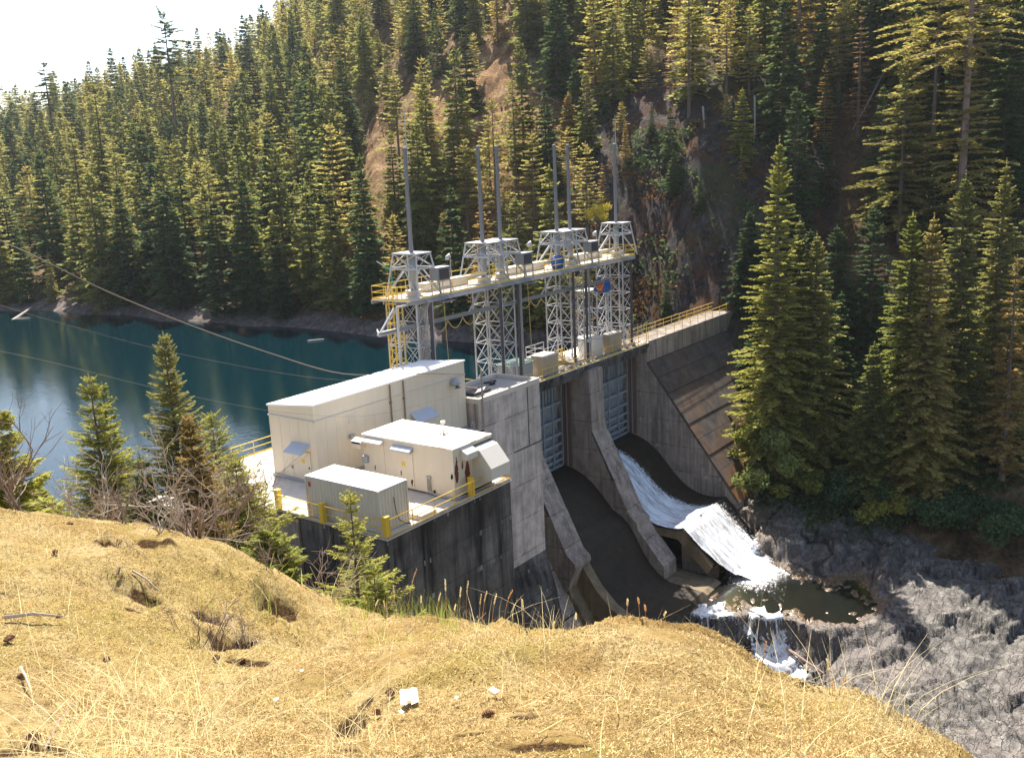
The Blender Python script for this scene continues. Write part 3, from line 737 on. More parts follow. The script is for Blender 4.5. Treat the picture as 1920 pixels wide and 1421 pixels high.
# ================================================================== dam
OG = [(54.4, -11.0), (52.8, -10.85), (51.6, -11.15), (50.6, -11.6), (49.7, -12.2), (48.9, -12.95), (48.1, -13.8), (47.2, -14.8), (46.3, -15.65), (45.4, -16.25), (44.6, -16.6), (43.6, -16.85), (42.6, -16.9), (41.6, -16.8), (40.9, -16.6)]
OG1 = OG[:8] + [(46.2, -15.3), (45.4, -16.0), (44.8, -16.9), (44.2, -18.0), (43.6, -19.0), (42.9, -19.9), (42.0, -20.7), (41.0, -21.2), (39.8, -21.45), (38.5, -21.5), (37.3, -21.45)]
dam = thing('concrete_dam', 'weathered grey concrete gravity dam with two spillway chutes and mossy sloping right face', 'dam', (75, 50, 0))
def prism(prof, x0, x1, name, mat, parent=dam, **k): return MB().prism_x(prof, x0, x1).build(name, mat, parent, **k)
MB().box(57.2, 94.05, 50.2, 56.2, -.07, 0).build('crest_slab', M['conc_deck'], dam)
MB().box(57.2, 94.04, 50.22, 56.18, -.5, -.072).build('slab_edge', M['conc_dark'], dam)
prism([(50.42, -.52), (50.42, -1.1), (56.1, -1.1), (56.1, -.52)], 65.2, 94.0, 'slab_beam', M['conc_dark'])
prism([(50.5, 0), (50.5, -2.3), (56, -2.3), (53.3, 0)], 94.1, 124, 'crest_wall', M['conc_mid'])
# right block: sloping face in lifts, each lift a hair lower than the last
n = 9
for i in range(n):
    t0, t1 = i/n, (i+1)/n
    a = (50.35+(39.35-50.35)*t0, -2.32+(-17.1+2.32)*t0); b = (50.35+(39.35-50.35)*t1, -2.32+(-17.1+2.32)*t1)
    o = .05*(i % 2)
    MB().prism_x([(a[0]-o, a[1]-.03), (b[0]-o, b[1]+.03), (b[0]+.6, b[1]+.03), (b[0]+3, b[1]), (a[0]+3, a[1]-.03)], 94.02, 126).build('face_lift', M['slope'], dam)
prism([(54.3, -.55), (50.9, -.55), (50.6, -2.4), (39.6, -17.2), (38.8, -19.5), (38.8, -24), (54.3, -24)], 94.0, 127, 'right_block', M['conc_mid'])
def pier(x0, x1, ext, nm):
    prism([(56.1, -.55), (49.75, -.55), (49.45, -6.75), (49.0, -7.6), (45.25, -15.15), (44.5, -15.75)] + ext + [(48, -25), (56.1, -25)], x0, x1, nm, M['conc_mid'])
    MB().add([(x0, 49.42, -6.75), (x1, 49.42, -6.75), (x1, 45.2, -15.2), (x0, 45.2, -15.2)], [(0, 1, 2, 3)])
pier(80.2, 82.9, [(44.4, -16.4), (41.5, -19.8), (41.4, -23)], 'pier')
pier(68.5, 71.2, [(44.4, -16.2)], 'pier')
for x0, x1 in ((80.17, 82.93), (68.47, 71.23)):        # darker cap on the sloping nose of each pier
    MB().prism_x([(49.42, -6.9), (48.96, -7.7), (45.2, -15.25), (45.45, -15.25), (49.2, -7.7), (49.6, -6.9)], x0, x1).build('nose_cap', M['conc_dark'], dam)
    MB().prism_x([(47.0, -11.6), (45.17, -15.3), (45.6, -15.3), (47.4, -11.6)], x0-.01, x1+.01).build('nose_patch', M['conc_mid'], dam)
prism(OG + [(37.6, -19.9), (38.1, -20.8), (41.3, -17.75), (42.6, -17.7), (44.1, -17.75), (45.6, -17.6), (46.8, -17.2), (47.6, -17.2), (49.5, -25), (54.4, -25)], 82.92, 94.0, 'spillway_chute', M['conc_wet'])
MB().prism_x([(45.3, -16.35), (43.6, -16.95), (41.6, -16.9), (40.85, -16.75), (37.5, -20.0), (38.1, -20.85), (41.3, -17.8), (45.3, -17.6)], 82.88, 82.96).build('bucket_side', M['conc_brown'], dam)
prism([(42.6, -17.72), (41.3, -17.78), (38.6, -20.7), (38.5, -22.9), (42.4, -22.6)], 86.2, 87.0, 'support_fin', M['conc_light'])
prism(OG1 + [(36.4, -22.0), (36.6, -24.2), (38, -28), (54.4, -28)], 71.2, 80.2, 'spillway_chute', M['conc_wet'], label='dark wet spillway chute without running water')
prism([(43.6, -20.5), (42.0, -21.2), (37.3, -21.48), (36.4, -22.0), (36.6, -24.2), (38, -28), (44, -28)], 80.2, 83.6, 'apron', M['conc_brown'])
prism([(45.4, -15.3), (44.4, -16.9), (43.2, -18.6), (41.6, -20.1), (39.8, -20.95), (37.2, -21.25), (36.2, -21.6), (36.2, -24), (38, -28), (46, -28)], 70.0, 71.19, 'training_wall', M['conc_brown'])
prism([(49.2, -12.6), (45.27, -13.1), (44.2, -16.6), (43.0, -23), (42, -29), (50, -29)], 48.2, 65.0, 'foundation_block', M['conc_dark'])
prism([(50, -12.4), (48.8, -13.6), (46.9, -16.7), (46.87, -16.7), (44.6, -20.4), (44.57, -20.4), (42.2, -24.5), (41, -29), (50, -29)], 65.0, 68.6, 'foundation_block', M['conc_mid'])
prism([(47.5, -15.2), (44.6, -19.6), (43.2, -21.9), (41.5, -24.6), (41, -29), (47.5, -29)], 68.6, 70.0, 'foundation_ledge', M['conc_brown'])
# seams on the foundation blocks
sm = MB()
for y0, z0 in ((44.15, -16.9), (43.42, -20.7), (42.85, -23.8)):
    sm.bar((48.3, y0+.02, z0), (65.02, y0+.02, z0), .10, .14)
for y0, z0 in ((46.87, -16.8), (44.55, -20.5), (42.8, -23.5)):
    sm.bar((65.0, y0, z0), (68.62, y0, z0), .14, .18)
sm.build('joint_seam', M['black'], dam)
# gates
for gx0, gx1 in ((71.2, 80.2), (82.9, 94.0)):
    bays = [(gx0+.35, gx1-.35)]
    g = MB().box(gx0+.2, gx1-.2, 53.55, 53.65, -10.85, -.9).build('spillway_gate', M['conc_dark' if 0 else 'gate'], dam)
    lv = [-4.0, -5.8, -7.3, -8.4, -9.35, -10.1, -10.75]
    for z in lv:
        b = MB(); b.box(gx0+.25, gx1-.25, 53.0, 53.12, z-.13, z+.13); b.box(gx0+.25, gx1-.25, 53.12, 53.54, z-.03, z+.03)
        b.build('gate_beam', M['gate'], g)
    w = (gx1-gx0-.5); nb = 5
    tr = MB()
    for i in range(nb+1):
        x = gx0+.25+w*i/nb
        tr.bar((x, 52.97, -.95), (x, 52.97, -10.75), .12, .16, up=(0, 1, 0))
        if i < nb:
            for q in range(len(lv)-1):
                xa, xb = (x, x+w/nb) if (i+q) % 2 else (x+w/nb, x)
                tr.bar((xa, 53.2, lv[q]), (xb, 53.2, lv[q+1]), .07)
    tr.build('gate_truss', M['gate'], g)
    rb = MB()
    for i in range(int(w/.55)):
        x = gx0+.45+i*.55
        rb.box(x, x+.1, 53.38, 53.54, -3.9, -1.0)
    rb.build('gate_rib', M['gate'], g)
    gd_ = MB(); gd_.box(gx1-.16, gx1-.02, 52.6, 52.85, -10.8, -.8); gd_.box(gx1-.12, gx1-.0, 51.9, 52.5, -10.8, -.8)
    gd_.build('gate_guide', M['guide'], dam); MB().box(gx1-.2, gx1-.03, 52.35, 52.45, -10.8, -.8).build('gate_guide', M['steel'], dam)

# ---------------------------------------------------------------- running water (a thing of the place, no solid body)
def sheet(name, rows, mat, label=None, jitter=0.0, seed=0, smooth=True):
    """rows: list of (left point, right point) down the flow; builds a fine sheet with an edge mask"""
    rows = np.array(rows, float); nr = len(rows)
    tt = np.linspace(0, nr-1, (nr-1)*8+1); L = np.stack([np.interp(tt, range(nr), rows[:, 0, k]) for k in range(3)], -1); Rr = np.stack([np.interp(tt, range(nr), rows[:, 1, k]) for k in range(3)], -1)
    s = np.linspace(0, 1, 60)
    P = L[:, None]*(1-s)[None, :, None]+Rr[:, None]*s[None, :, None]
    P[..., 2] += (fbm(P[..., 0]*1.2, P[..., 1]*.35, octv=4, seed=seed)*jitter)
    return P, s, tt
FL = []
ogp = [p for p in OG if p[0] < 53.6]
rows = []
for y, z in ogp:
    xr = np.interp(y, [40.9, 42.5, 46, 50, 53], [92.6, 91.5, 90.3, 89.3, 88.8])
    zz = z+.14+.1*math.sin((53-y)*.3)
    rows.append(((83.0, y, zz), (xr, y, zz-.05)))
P, s, tt = sheet('w', rows, None, jitter=.10, seed=3)
e = np.clip((1-s)[None, :]*2.2, 0, 1)*np.ones((len(tt), 1))
wv = np_mesh('spillway_water', P.reshape(-1, 3), grid_faces(*P.shape[:2]), M['foam'], smooth=True, cols=np.stack([e]*3, -1).reshape(-1, 3))
tag(wv, kind='structure')
rows = [((83.25, 40.95, -16.42), (92.8, 40.95, -16.42)), ((83.1, 40.2, -16.95), (92.9, 40.0, -17.05)), ((83.3, 39.0, -18.25), (92.8, 38.6, -18.3)), ((83.8, 37.4, -19.75), (92.6, 36.8, -19.6)), ((84.6, 36.0, -21.0), (91.8, 35.2, -20.6)), ((85.6, 34.2, -21.6), (90.6, 33.4, -21.4)), ((86.4, 32.4, -21.65), (88.8, 31.2, -21.65))]
P, s, tt = sheet('w', rows, None, jitter=.3, seed=5)
e = np.clip(np.minimum((1-s)[None, :]*2.2, s[None, :]*14+.3), 0, 1)*np.clip((len(tt)-1-np.arange(len(tt)))/12, 0, 1)[:, None]
wv = np_mesh('white_water', P.reshape(-1, 3), grid_faces(*P.shape[:2]), M['foam3'], smooth=True, cols=np.stack([e]*3, -1).reshape(-1, 3))
tag(wv, kind='structure')
# cascades over the rocks below the pool
def bed_z(x, y):
    i = min(max(int((y-ry[0])/.18), 0), len(ry)-1); j = min(max(int((x-rx[0])/.18), 0), len(rx)-1)
    return RZn[i, j]
def cascade(pxs, w, seed):
    rows = []
    for (px, py, z) in pxs:
        C0 = at(px, py, t_at_z(px, py, z)); rows.append(C0)
    rows = np.array(rows)
    n = 70; t = np.linspace(0, len(rows)-1, n)
    c = np.stack([np.interp(t, range(len(rows)), rows[:, k]) for k in range(3)], -1)
    s = np.linspace(-1, 1, 26)
    P = c[:, None]+s[None, :, None]*np.array([CR[0], CR[1], 0])*np.interp(t, range(len(w)), w)[:, None, None]
    for i in range(n):
        for j in range(26):
            P[i, j, 2] = bed_z(P[i, j, 0], P[i, j, 1])+.16
    e = (1-np.abs(s))[None, :]*1.6*np.clip(np.minimum(t, len(rows)-1-t)*3, 0, 1)[:, None]
    P[..., 2] = (P[..., 2]+np.roll(P[..., 2], 1, 0)+np.roll(P[..., 2], 1, 1))/3+.05
    o = np_mesh('white_water', P.reshape(-1, 3), grid_faces(n, 26), M['foam2'], smooth=True, cols=np.stack([np.clip(e, 0, 1)]*3, -1).reshape(-1, 3))
    tag(o, kind='structure')
cascade([(1345, 1135, -22.1), (1330, 1165, -22.9), (1320, 1195, -24.3), (1350, 1225, -25.2)], [1.2, 1.6, 2.2, 2.4], 1)
cascade([(1420, 1150, -22.2), (1440, 1185, -23.4), (1455, 1230, -24.8), (1470, 1275, -26.0), (1485, 1320, -27.1)], [1.0, 1.5, 1.6, 2.2, 2.2], 2)
cascade([(1400, 1175, -23.0), (1410, 1200, -24.0), (1440, 1250, -25.6), (1490, 1300, -26.8)], [.8, 1.0, 1.3, 1.8], 3)
cascade([(1320, 1050, -21.0), (1400, 1060, -21.5), (1425, 1085, -21.9), (1440, 1120, -22)], [3.4, 3.0, 2.4, 1.0], 4)
_q = [at(px, py, t_at_z(px, py, -21.68)) for px, py in ((1352, 1070), (1478, 1062), (1360, 1118), (1470, 1128))]
_u = np.linspace(0, 1, 50)
_P = (_q[0][None, None]*(1-_u)[:, None, None]+_q[2][None, None]*_u[:, None, None])*(1-_u)[None, :, None]+(_q[1][None, None]*(1-_u)[:, None, None]+_q[3][None, None]*_u[:, None, None])*_u[None, :, None]
_P[..., 2] += .05*fbm(_P[..., 0]*2, _P[..., 1]*2, octv=3, seed=9)
_e = np.clip(1.15-np.hypot(_u[None, :]*2-1, _u[:, None]*1.5-.25)*1.1, 0, 1)*.75
tag(np_mesh('white_water', _P.reshape(-1, 3), grid_faces(50, 50), M['foam2'], smooth=True, cols=np.stack([_e]*3, -1).reshape(-1, 3)), kind='structure')
cascade([(1345, 960, -17.2), (1375, 985, -18.4), (1390, 1020, -19.8), (1400, 1060, -21.3)], [2.5, 2.5, 2.2, 2.2], 6)

# ================================================================== powerhouse platform
plat = thing('powerhouse_platform', 'sunlit concrete deck on tall streaked dark retaining walls beside the dam', 'platform', (42, 45, 0))
poly = [(35.95, 35.72), (47.75, 35.72), (47.75, 45.1), (57.1, 45.1), (57.1, 56.2), (40.9, 56.2), (34.5, 54.5), (28, 52.5), (28, 48.4), (33.5, 47.9), (36.1, 46.3)]
MB().prism_z(poly, -.07, 0).build('deck_slab', M['conc_deck'], plat)
wp = [(36.05, 35.8), (47.68, 35.8), (47.68, 45.2), (57.0, 45.2), (57.0, 56.1), (41, 56.1), (34.6, 54.4), (28.1, 52.4), (28.1, 48.5), (33.6, 48.0), (36.2, 46.2)]
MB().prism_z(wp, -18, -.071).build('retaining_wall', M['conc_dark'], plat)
MB().box(35.97, 36.3, 43.2, 46.2, -6, -.23).build('corner_pier', M['conc_mid'], plat)
kb = MB(); kb.box(36.0, 47.7, 35.74, 35.90, .003, .12); kb.box(35.98, 36.12, 35.9, 45.0, .003, .12)
kb.build('edge_kerb', M['conc_light'], plat)
slot = MB().box(39.1, 40.5, 35.95, 37.2, .0, .32); slot.build('hatch_plinth', M['conc_deck'], plat, bevel=.02)

# ================================================================== concrete tower beside the spillway
tw = thing('concrete_tower', 'tall stained concrete block with flat parapet roof between the cream buildings and the spillway', 'tower', (61, 47.5, 0))
MB().box(56.62, 65.0, 45.24, 49.9, -13.15, 2.02).build('wall', M['conc_light'], tw)
pp = MB()
for b in ((56.6, 65.02, 45.22, 45.5), (56.6, 65.02, 49.6, 49.92), (56.6, 56.9, 45.5, 49.6), (64.74, 65.02, 45.5, 49.6)):
    pp.box(*b, 1.98, 2.38)
pp.build('parapet', M['conc_deck'], tw)
MB().box(56.9, 64.74, 45.5, 49.6, 2.0, 2.06).build('roof', M['roofgrit'], tw)
hb = MB().box(58.2, 60.4, 46.9, 48.1, 2.06, 2.32).build('roof_hatch', M['steel_dark'], tw)
MB().add([(58.3, 46.9, 2.33), (59.4, 46.9, 2.33), (58.9, 46.2, 2.85), (57.9, 46.2, 2.85)], [(0, 1, 2, 3), (3, 2, 1, 0)]).build('hatch_lid', M['paper'], hb)
dv = MB().box(62.0, 62.5, 48.0, 48.3, 2.06, 2.3); dv.bar((61.7, 48.6, 2.25), (63, 48.3, 2.25), .14); dv.build('roof_vent', M['black'], tw)
MB().box(56.56, 56.61, 46.5, 47.8, 0.02, 1.05).build('grey_panel', M['grey_metal'], tw)
MB().tube([(57.0, 45.12, -.5), (57.0, 45.12, 4.7)], .07, 8).build('roof_pole', M['wood'], tw)
pk = MB()
pk.tube([(57.1, 48.2, 3.1), (57.1, 45.6, 3.1)], .05, 6); pk.tube([(56.5, 47.9, .8), (56.5, 47.9, 3.7)], .045, 6); pk.tube([(56.5, 46.6, .9), (56.5, 46.6, 2.9)], .045, 6); pk.tube([(57.1, 48.2, 3.1), (56.5, 47.9, 3.0)], .04, 6)
pk.tube([(56.5, 49.2, .3), (56.5, 49.2, 3.4)], .04, 6); pk.tube([(56.48, 45.5, .1), (56.48, 45.5, 2.0)], .06, 6)
pk.build('conduit', M['brownpipe'], tw)
MB().box(56.4, 56.6, 48.7, 49.05, .85, 1.3).build('junction_box', M['grey_metal'], tw)
sg = MB()
for k in range(8):
    a = k*math.pi/4
    if k % 2 == 0: sg.add([(56.57, 45.85, .25), (56.57, 45.85+.2*math.cos(a), .25+.2*math.sin(a)), (56.57, 45.85+.2*math.cos(a+.78), .25+.2*math.sin(a+.78))], [(0, 1, 2), (2, 1, 0)])
sg.build('round_marker', M['black'], tw)
sg = MB(); sg.add([(56.585, 45.85+.24*math.cos(k*.3927), .25+.24*math.sin(k*.3927)) for k in range(16)], [tuple(range(16))]); sg.build('marker_backing', M['paper'], tw)
wl_ = MB()
for z in (-.55,): wl_.bar((61.0, 45.22, z-2.6), (65.0, 45.22, z-2.6), .05, .06)
wl_.bar((63.2, 45.225, 1.9), (63.2, 45.225, -3.0), .05, .05)
wl_.build('wall_joint', M['black'], tw)

# ================================================================== long cream building
lb = thing('equipment_building', 'long cream metal building with pale mono-pitch roof at the back of the deck', 'building', (48.5, 48.5, 0))
MB().prism_x([(46.3, .02), (50.75, .02), (50.75, 4.97), (46.3, 5.38)], 40.72, 56.4).build('wall', M['cream'], lb)
MB().prism_x([(46.22, 5.37), (50.82, 4.95), (50.82, 5.06), (46.22, 5.48)], 40.64, 56.48).build('roof', M['white_roof'], lb)
tb = MB().box(40.66, 40.72, 46.25, 50.8, 4.28, 4.36); tb.box(40.66, 44.4, 46.24, 46.3, 4.28, 4.36); tb.build('trim_band', M['cream2'], lb)
sm_ = MB()
for x in np.arange(41.7, 56.2, .92): sm_.box(x, x+.018, 46.288, 46.3, .25, 4.25)
for y in np.arange(46.9, 50.6, .92): sm_.box(40.708, 40.72, y, y+.018, .25, 4.25)
sm_.build('panel_seam', M['cream2'], lb, kind=None)
tb = MB().box(44.4, 56.4, 46.24, 46.3, 4.30, 4.36); tb.build('trim_band', M['cream2'], lb)
MB().box(40.62, 56.4, 46.22, 46.3, .02, .22).build('base_kerb', M['grey_metal'], lb)
MB().box(40.6, 40.72, 46.3, 50.8, .02, .2).build('base_kerb', M['grey_metal'], lb)
def louvre(x0, x1, z0, z1, y, parent):
    o = MB().box(x0, x1, y-.03, y, z0, z1)
    for i in range(5):
        z = z0+.06+(z1-z0-.1)*i/5; o.box(x0+.03, x1-.03, y-.05, y-.03, z, z+.05)
    return o.build('louvre', M['cream2'], parent)
louvre(43.75, 44.45, 3.45, 4.1, 46.3, lb)
MB().box(43.65, 44.1, 46.05, 46.3, 2.45, 2.7).build('wall_light', M['grey_metal'], lb, bevel=.02)
for x in (47.9, 49.3):
    b = MB(); b.tube([(x, 46.2, 5.3), (x, 46.2, .6)], .06, 6); b.box(x-.1, x+.1, 46.16, 46.3, 3.95, 4.05); b.build('downpipe', M['brownpipe'], lb)
    MB().box(x+.08, x+.42, 46.27, 46.3, .6, 5.2).build('panel_strip', M['cream2'], lb)
MB().add([(40.72, 48.6, 2.72), (40.72, 46.85, 2.72), (39.9, 46.95, 2.2), (39.9, 48.7, 2.2), (40.72, 48.6, 2.67), (40.72, 46.85, 2.67), (39.9, 46.95, 2.15), (39.9, 48.7, 2.15)], [(0, 1, 2, 3), (7, 6, 5, 4), (3, 2, 6, 7), (1, 5, 6, 2), (0, 3, 7, 4)]).build('door_awning', M['awning'], lb)
d = MB().box(40.66, 40.72, 46.92, 48.2, .2, 2.15).build('door', M['cream'], lb, bevel=.01)
MB().box(40.62, 40.66, 47.05, 47.12, 1.0, 1.15).build('handle', M['steel_dark'], d)
MB().box(40.64, 40.66, 47.5, 47.75, 1.35, 1.6).build('warning_sign', M['yellow'], d)
MB().box(40.6, 40.72, 48.75, 48.87, .8, 1.0).build('wall_outlet', M['grey_metal'], lb)
MB().add([(49.9, 46.3, 2.75), (52.2, 46.3, 2.75), (52.3, 45.55, 2.1), (49.9, 45.55, 2.1), (49.9, 46.3, 2.7), (52.2, 46.3, 2.7), (52.3, 45.55, 2.05), (49.9, 45.55, 2.05)], [(0, 3, 2, 1), (4, 5, 6, 7), (3, 7, 6, 2), (0, 4, 7, 3), (1, 2, 6, 5)]).build('door_awning', M['awning'], lb)
hd = MB()
hd.tube([(54.85, 46.3, 4.05), (54.85, 45.95, 4.05), (54.85, 45.8, 3.85), (54.85, 45.75, 3.6)], [.33, .33, .31, .31], 10); hd.build('vent_cowl', M['grey_metal'], lb)
sc = MB()
for i in range(12): sc.box(41.2+i*1.3, 41.28+i*1.3, 50.55, 50.63, 5.05, 5.11)
sc.build('roof_clip', M['steel'], lb)

# ================================================================== smaller cream building
sb = thing('control_building', 'low cream steel building with rust-stained white roof and peeling end wall', 'building', (44.9, 40.4, 0))
MB().box(42.9, 46.82, 36.5, 44.2, .14, 3.2).build('wall', M['cream'], sb)
MB().box(42.98, 46.75, 36.58, 44.1, 0.01, .14).build('plinth', M['conc_dark'], sb)
MB().box(42.86, 46.86, 36.46, 44.24, 3.2, 3.28).build('roof', M['roof_rust'], sb)
def awn(y0, y1, zt, out, drop, mat, nm='door_awning', x=42.9):
    b = MB(); zt2 = zt-drop
    b.add([(x, y0, zt), (x, y1, zt), (x-out, y1, zt2), (x-out, y0, zt2), (x, y0, zt2-.12), (x, y1, zt2-.12), (x-out, y1, zt2-.12), (x-out, y0, zt2-.12)],
          [(0, 1, 2, 3), (3, 2, 6, 7), (0, 3, 7, 4), (1, 5, 6, 2), (4, 7, 6, 5)])
    return b.build(nm, mat, sb)
awn(39.75, 41.4, 2.95, .42, .22, M['awning'])
awn(42.25, 43.95, 3.12, .40, .22, M['cream2'])
awn(43.95, 44.85, 2.98, .45, .2, M['cream2'], 'vent_hood')
MB().box(42.45, 42.9, 44.0, 44.8, 2.35, 2.8).build('vent_box', M['cream'], sb)
d1 = MB().box(42.86, 42.9, 39.82, 41.02, .2, 2.5).build('door', M['cream'], sb, bevel=.008)
MB().box(42.84, 42.86, 40.5, 40.78, 1.6, 1.88).build('warning_sign', M['yellow'], d1); MB().box(42.82, 42.86, 40.85, 40.9, .95, 1.25).build('handle', M['steel_dark'], d1)
d2 = MB().box(42.86, 42.9, 42.3, 43.3, .2, 2.75).build('door', M['cream'], sb, bevel=.008)
MB().box(42.82, 42.86, 43.15, 43.2, .95, 1.25).build('handle', M['steel_dark'], d2)
MB().box(42.66, 42.9, 43.72, 44.15, 1.35, 1.82).build('wall_light', M['grey_metal'], sb, bevel=.03)
cd = MB()
for k, y in enumerate((38.42, 38.54, 38.66)):
    cd.tube([(42.83, y, 1.2), (42.83, y, .35), (42.8, y-.15, .16), (42.8, y-.4, .1+.03*k), (42.78, 36.5, .1+.03*k), (42.9+.3*k, 36.3-.02*k, .1+.03*k), (47.6, 36.2-.07*k, .1)], .032, 6)
cd.box(42.8, 42.9, 38.38, 38.72, 1.12, 1.24); cd.build('conduit', M['steel'], sb)
vp = MB().tube([(45.4, 39.3, 3.28), (45.4, 39.3, 3.95)], .05, 8).tube([(45.4, 39.3, 3.95), (45.4, 39.3, 4.12)], [.17, .17], 10); vp.tube([(45.4, 39.3, 3.28), (45.4, 39.3, 3.31)], .2, 10)
vp.build('roof_vent_pipe', M['cream2'], sb); MB().tube([(45.4, 39.3, 3.281), (45.4, 39.3, 3.30)], .3, 12).build('pipe_flashing', M['rust'], sb)
def patch_y(cx0, z0, z1, w, seed, nm='peeled_paint'):
    r_ = random.Random(seed); L = []; n = 14
    for i in range(n+1):
        t = i/n; L.append((cx0-w*.5*math.sin(math.pi*min(1, t*1.15+.08))**.6+r_.uniform(-.03, .03), z0+(z1-z0)*t))
    Rr = [(cx0+w*.5*math.sin(math.pi*min(1, t/n*.9+.1))**.6+r_.uniform(-.04, .04), z0+(z1-z0)*t/n) for t in range(n+1)]
    V = [(x, 36.495, z) for x, z in L]+[(x, 36.495, z) for x, z in Rr]
    return MB().add(V, [(i, n+1+i, n+2+i, i+1) for i in range(n)]).build(nm, M['rust'], sb)
patch_y(43.16, 1.05, 2.75, .34, 3); patch_y(44.2, .75, 2.45, .5, 5); patch_y(43.75, 1.75, 2.35, .16, 6)
b = MB(); r_ = random.Random(2)
for (y, z, h) in ((39.98, .55, .5), (36.65, 1.5, .35), (38.15, .3, .2)):
    pts = [(42.855, y+r_.uniform(-.05, .05)+.06*math.cos(a*.7854), z+h*.5*math.sin(a*.7854)) for a in range(8)]
    b.add(pts, [tuple(range(8)), tuple(range(7, -1, -1))])
b.build('rust_spot', M['rust'], sb)
b = MB(); b.add([(43.6, 36.5, 3.12), (44.72, 36.5, 3.12), (44.72, 35.95, 2.82), (43.6, 35.95, 2.82), (43.6, 36.5, 2.42), (44.72, 36.5, 2.42), (44.72, 35.95, 2.42), (43.6, 35.95, 2.42)], [(0, 3, 2, 1), (3, 7, 6, 2), (0, 4, 7, 3), (1, 2, 6, 5), (4, 5, 6, 7)])
b.build('vent_hood', M['cream2'], sb, bevel=.01)
b = MB(); X0, X1 = 44.75, 46.7
b.add([(X0, 36.5, 2.95), (X1, 36.5, 2.95), (X1, 35.9, 2.78), (X0, 35.9, 2.78), (X1, 35.0, 1.7), (X0, 35.0, 1.7), (X1, 35.0, .95), (X0, 35.0, .95), (X1, 36.5, .55), (X0, 36.5, .55)],
      [(0, 3, 2, 1), (3, 5, 4, 2), (5, 7, 6, 4), (7, 9, 8, 6), (0, 9, 7, 5, 3), (1, 2, 4, 6, 8)])
b.build('intake_hood', M['cream2'], sb, bevel=.012)
MB().box(44.7, 46.75, 36.38, 36.5, 2.95, 3.0).build('hood_gutter', M['steel_dark'], sb)

# ================================================================== shipping container
ct = thing('shipping_container', 'pale corrugated steel shipping container with white roof near the railing', 'container', (37.6, 39.6, 0))
x0, x1, y0, y1 = 36.32, 38.78, 36.55, 42.6
ys_ = np.arange(y0+.12, y1-.12, .07)
def corr(v): q = v % 1; return .0 if q < .3 else ((q-.3)/.18 if q < .48 else (1. if q < .8 else 1-(q-.8)/.2))
for (ax, c0, sgn) in (('x', x0+.005, 1), ('x', x1-.005, -1)):
    prev = None; b = MB()
    for y in ys_:
        xx = c0+sgn*.045*corr(y/.275)
        if prev: b.add([(prev[0], prev[1], .16), (xx, y, .16), (xx, y, 2.5), (prev[0], prev[1], 2.5)], [(0, 1, 2, 3), (3, 2, 1, 0)][:1] if sgn < 0 else [(3, 2, 1, 0)])
        prev = (xx, y)
    b.build('side_wall', M['cont_side'], ct)
b = MB(); prev = None
for x in np.arange(x0+.12, x1-.1, .06):
    yy = y0+.01+.05*corr(x/.26)
    if prev: b.add([(prev[0], prev[1], .16), (x, yy, .16), (x, yy, 2.5), (prev[0], prev[1], 2.5)], [(0, 1, 2, 3)])
    prev = (x, yy)
b.build('end_wall', M['cont_side'], ct)
MB().box(x0+.1, x1-.1, y1-.1, y1-.02, .16, 2.5).build('door', M['cont_side'], ct)
f = MB()
for x in (x0, x1-.13):
    for y in (y0, y1-.13): f.box(x, x+.13, y, y+.13, 0, 2.55)
for x in (x0+.02, x1-.09): f.box(x, x+.07, y0+.13, y1-.13, .03, .16); f.box(x, x+.07, y0+.13, y1-.13, 2.48, 2.54)
for y in (y0+.02, y1-.09): f.box(x0+.13, x1-.13, y, y+.07, .03, .16); f.box(x0+.13, x1-.13, y, y+.07, 2.48, 2.54)
f.build('frame', M['cont_side'], ct, bevel=.01)
MB().box(x0+.03, x1-.03, y0+.03, y1-.03, 2.545, 2.59).build('roof', M['white_roof'], ct, bevel=.01)
MB().box(x0-.012, x0+.005, 42.1, 42.28, 1.95, 2.25).build('sign', M['red'], ct)
MB().tube([(37.5, 36.5, 1.9), (37.55, 36.47, 1.2), (37.75, 36.45, .5), (38.2, 36.4, .12), (38.5, 36.2, .05)], .025, 6).build('hose', M['black'], ct)

# ================================================================== railings
def railing(name, pts, label, cat='railing', spacing=2.0, h=1.05, mat='yellow', r=.032, kick=True, mids=(.55,), zbase=None, group=None):
    P = [Vector(p) for p in pts]
    t = thing(name, label, cat, P[0], group)
    tr = MB(); tr.tube([p+Vector((0, 0, h)) for p in P], r, 6); tr.build('top_rail', M[mat], t, smooth=True)
    for q in mids:
        tr = MB(); tr.tube([p+Vector((0, 0, h*q)) for p in P], r*.85, 6); tr.build('mid_rail', M[mat], t, smooth=True)
    if kick:
        kb = MB()
        for a, b in zip(P[:-1], P[1:]): kb.bar(a+Vector((0, 0, .09)), b+Vector((0, 0, .09)), .015, .13)
        kb.build('toe_board', M[mat], t)
    for a, b in zip(P[:-1], P[1:]):
        L = (b-a).length; n = max(1, round(L/spacing))
        for i in range(n+ (1 if b is P[-1] else 0)):
            p = a+(b-a)*i/n
            MB().tube([p, p+Vector((0, 0, h))], r, 6).build('post', M[mat], t)
    return t
railing('deck_railing', [(36.0, 45.0, .02), (36.0, 36.05, .02)], 'yellow pipe railing in front of the container side', spacing=3.2)
railing('deck_railing', [(36.3, 35.78, .02), (47.6, 35.78, .02), (47.6, 37.3, .02)], 'yellow pipe railing along the edge of the tall dark wall', spacing=2.05)
railing('deck_railing', [(35.6, 45.6, .02), (35.2, 47.4, .02), (32.5, 48.3, .02), (29, 48.8, .02)], 'yellow pipe railing curving left from the wall corner', spacing=1.9)
railing('lake_railing', [(34.8, 54.2, .02), (41.2, 55.9, .02), (57, 55.9, .02)], 'yellow railing on the lake edge behind the long cream building', spacing=2.1)
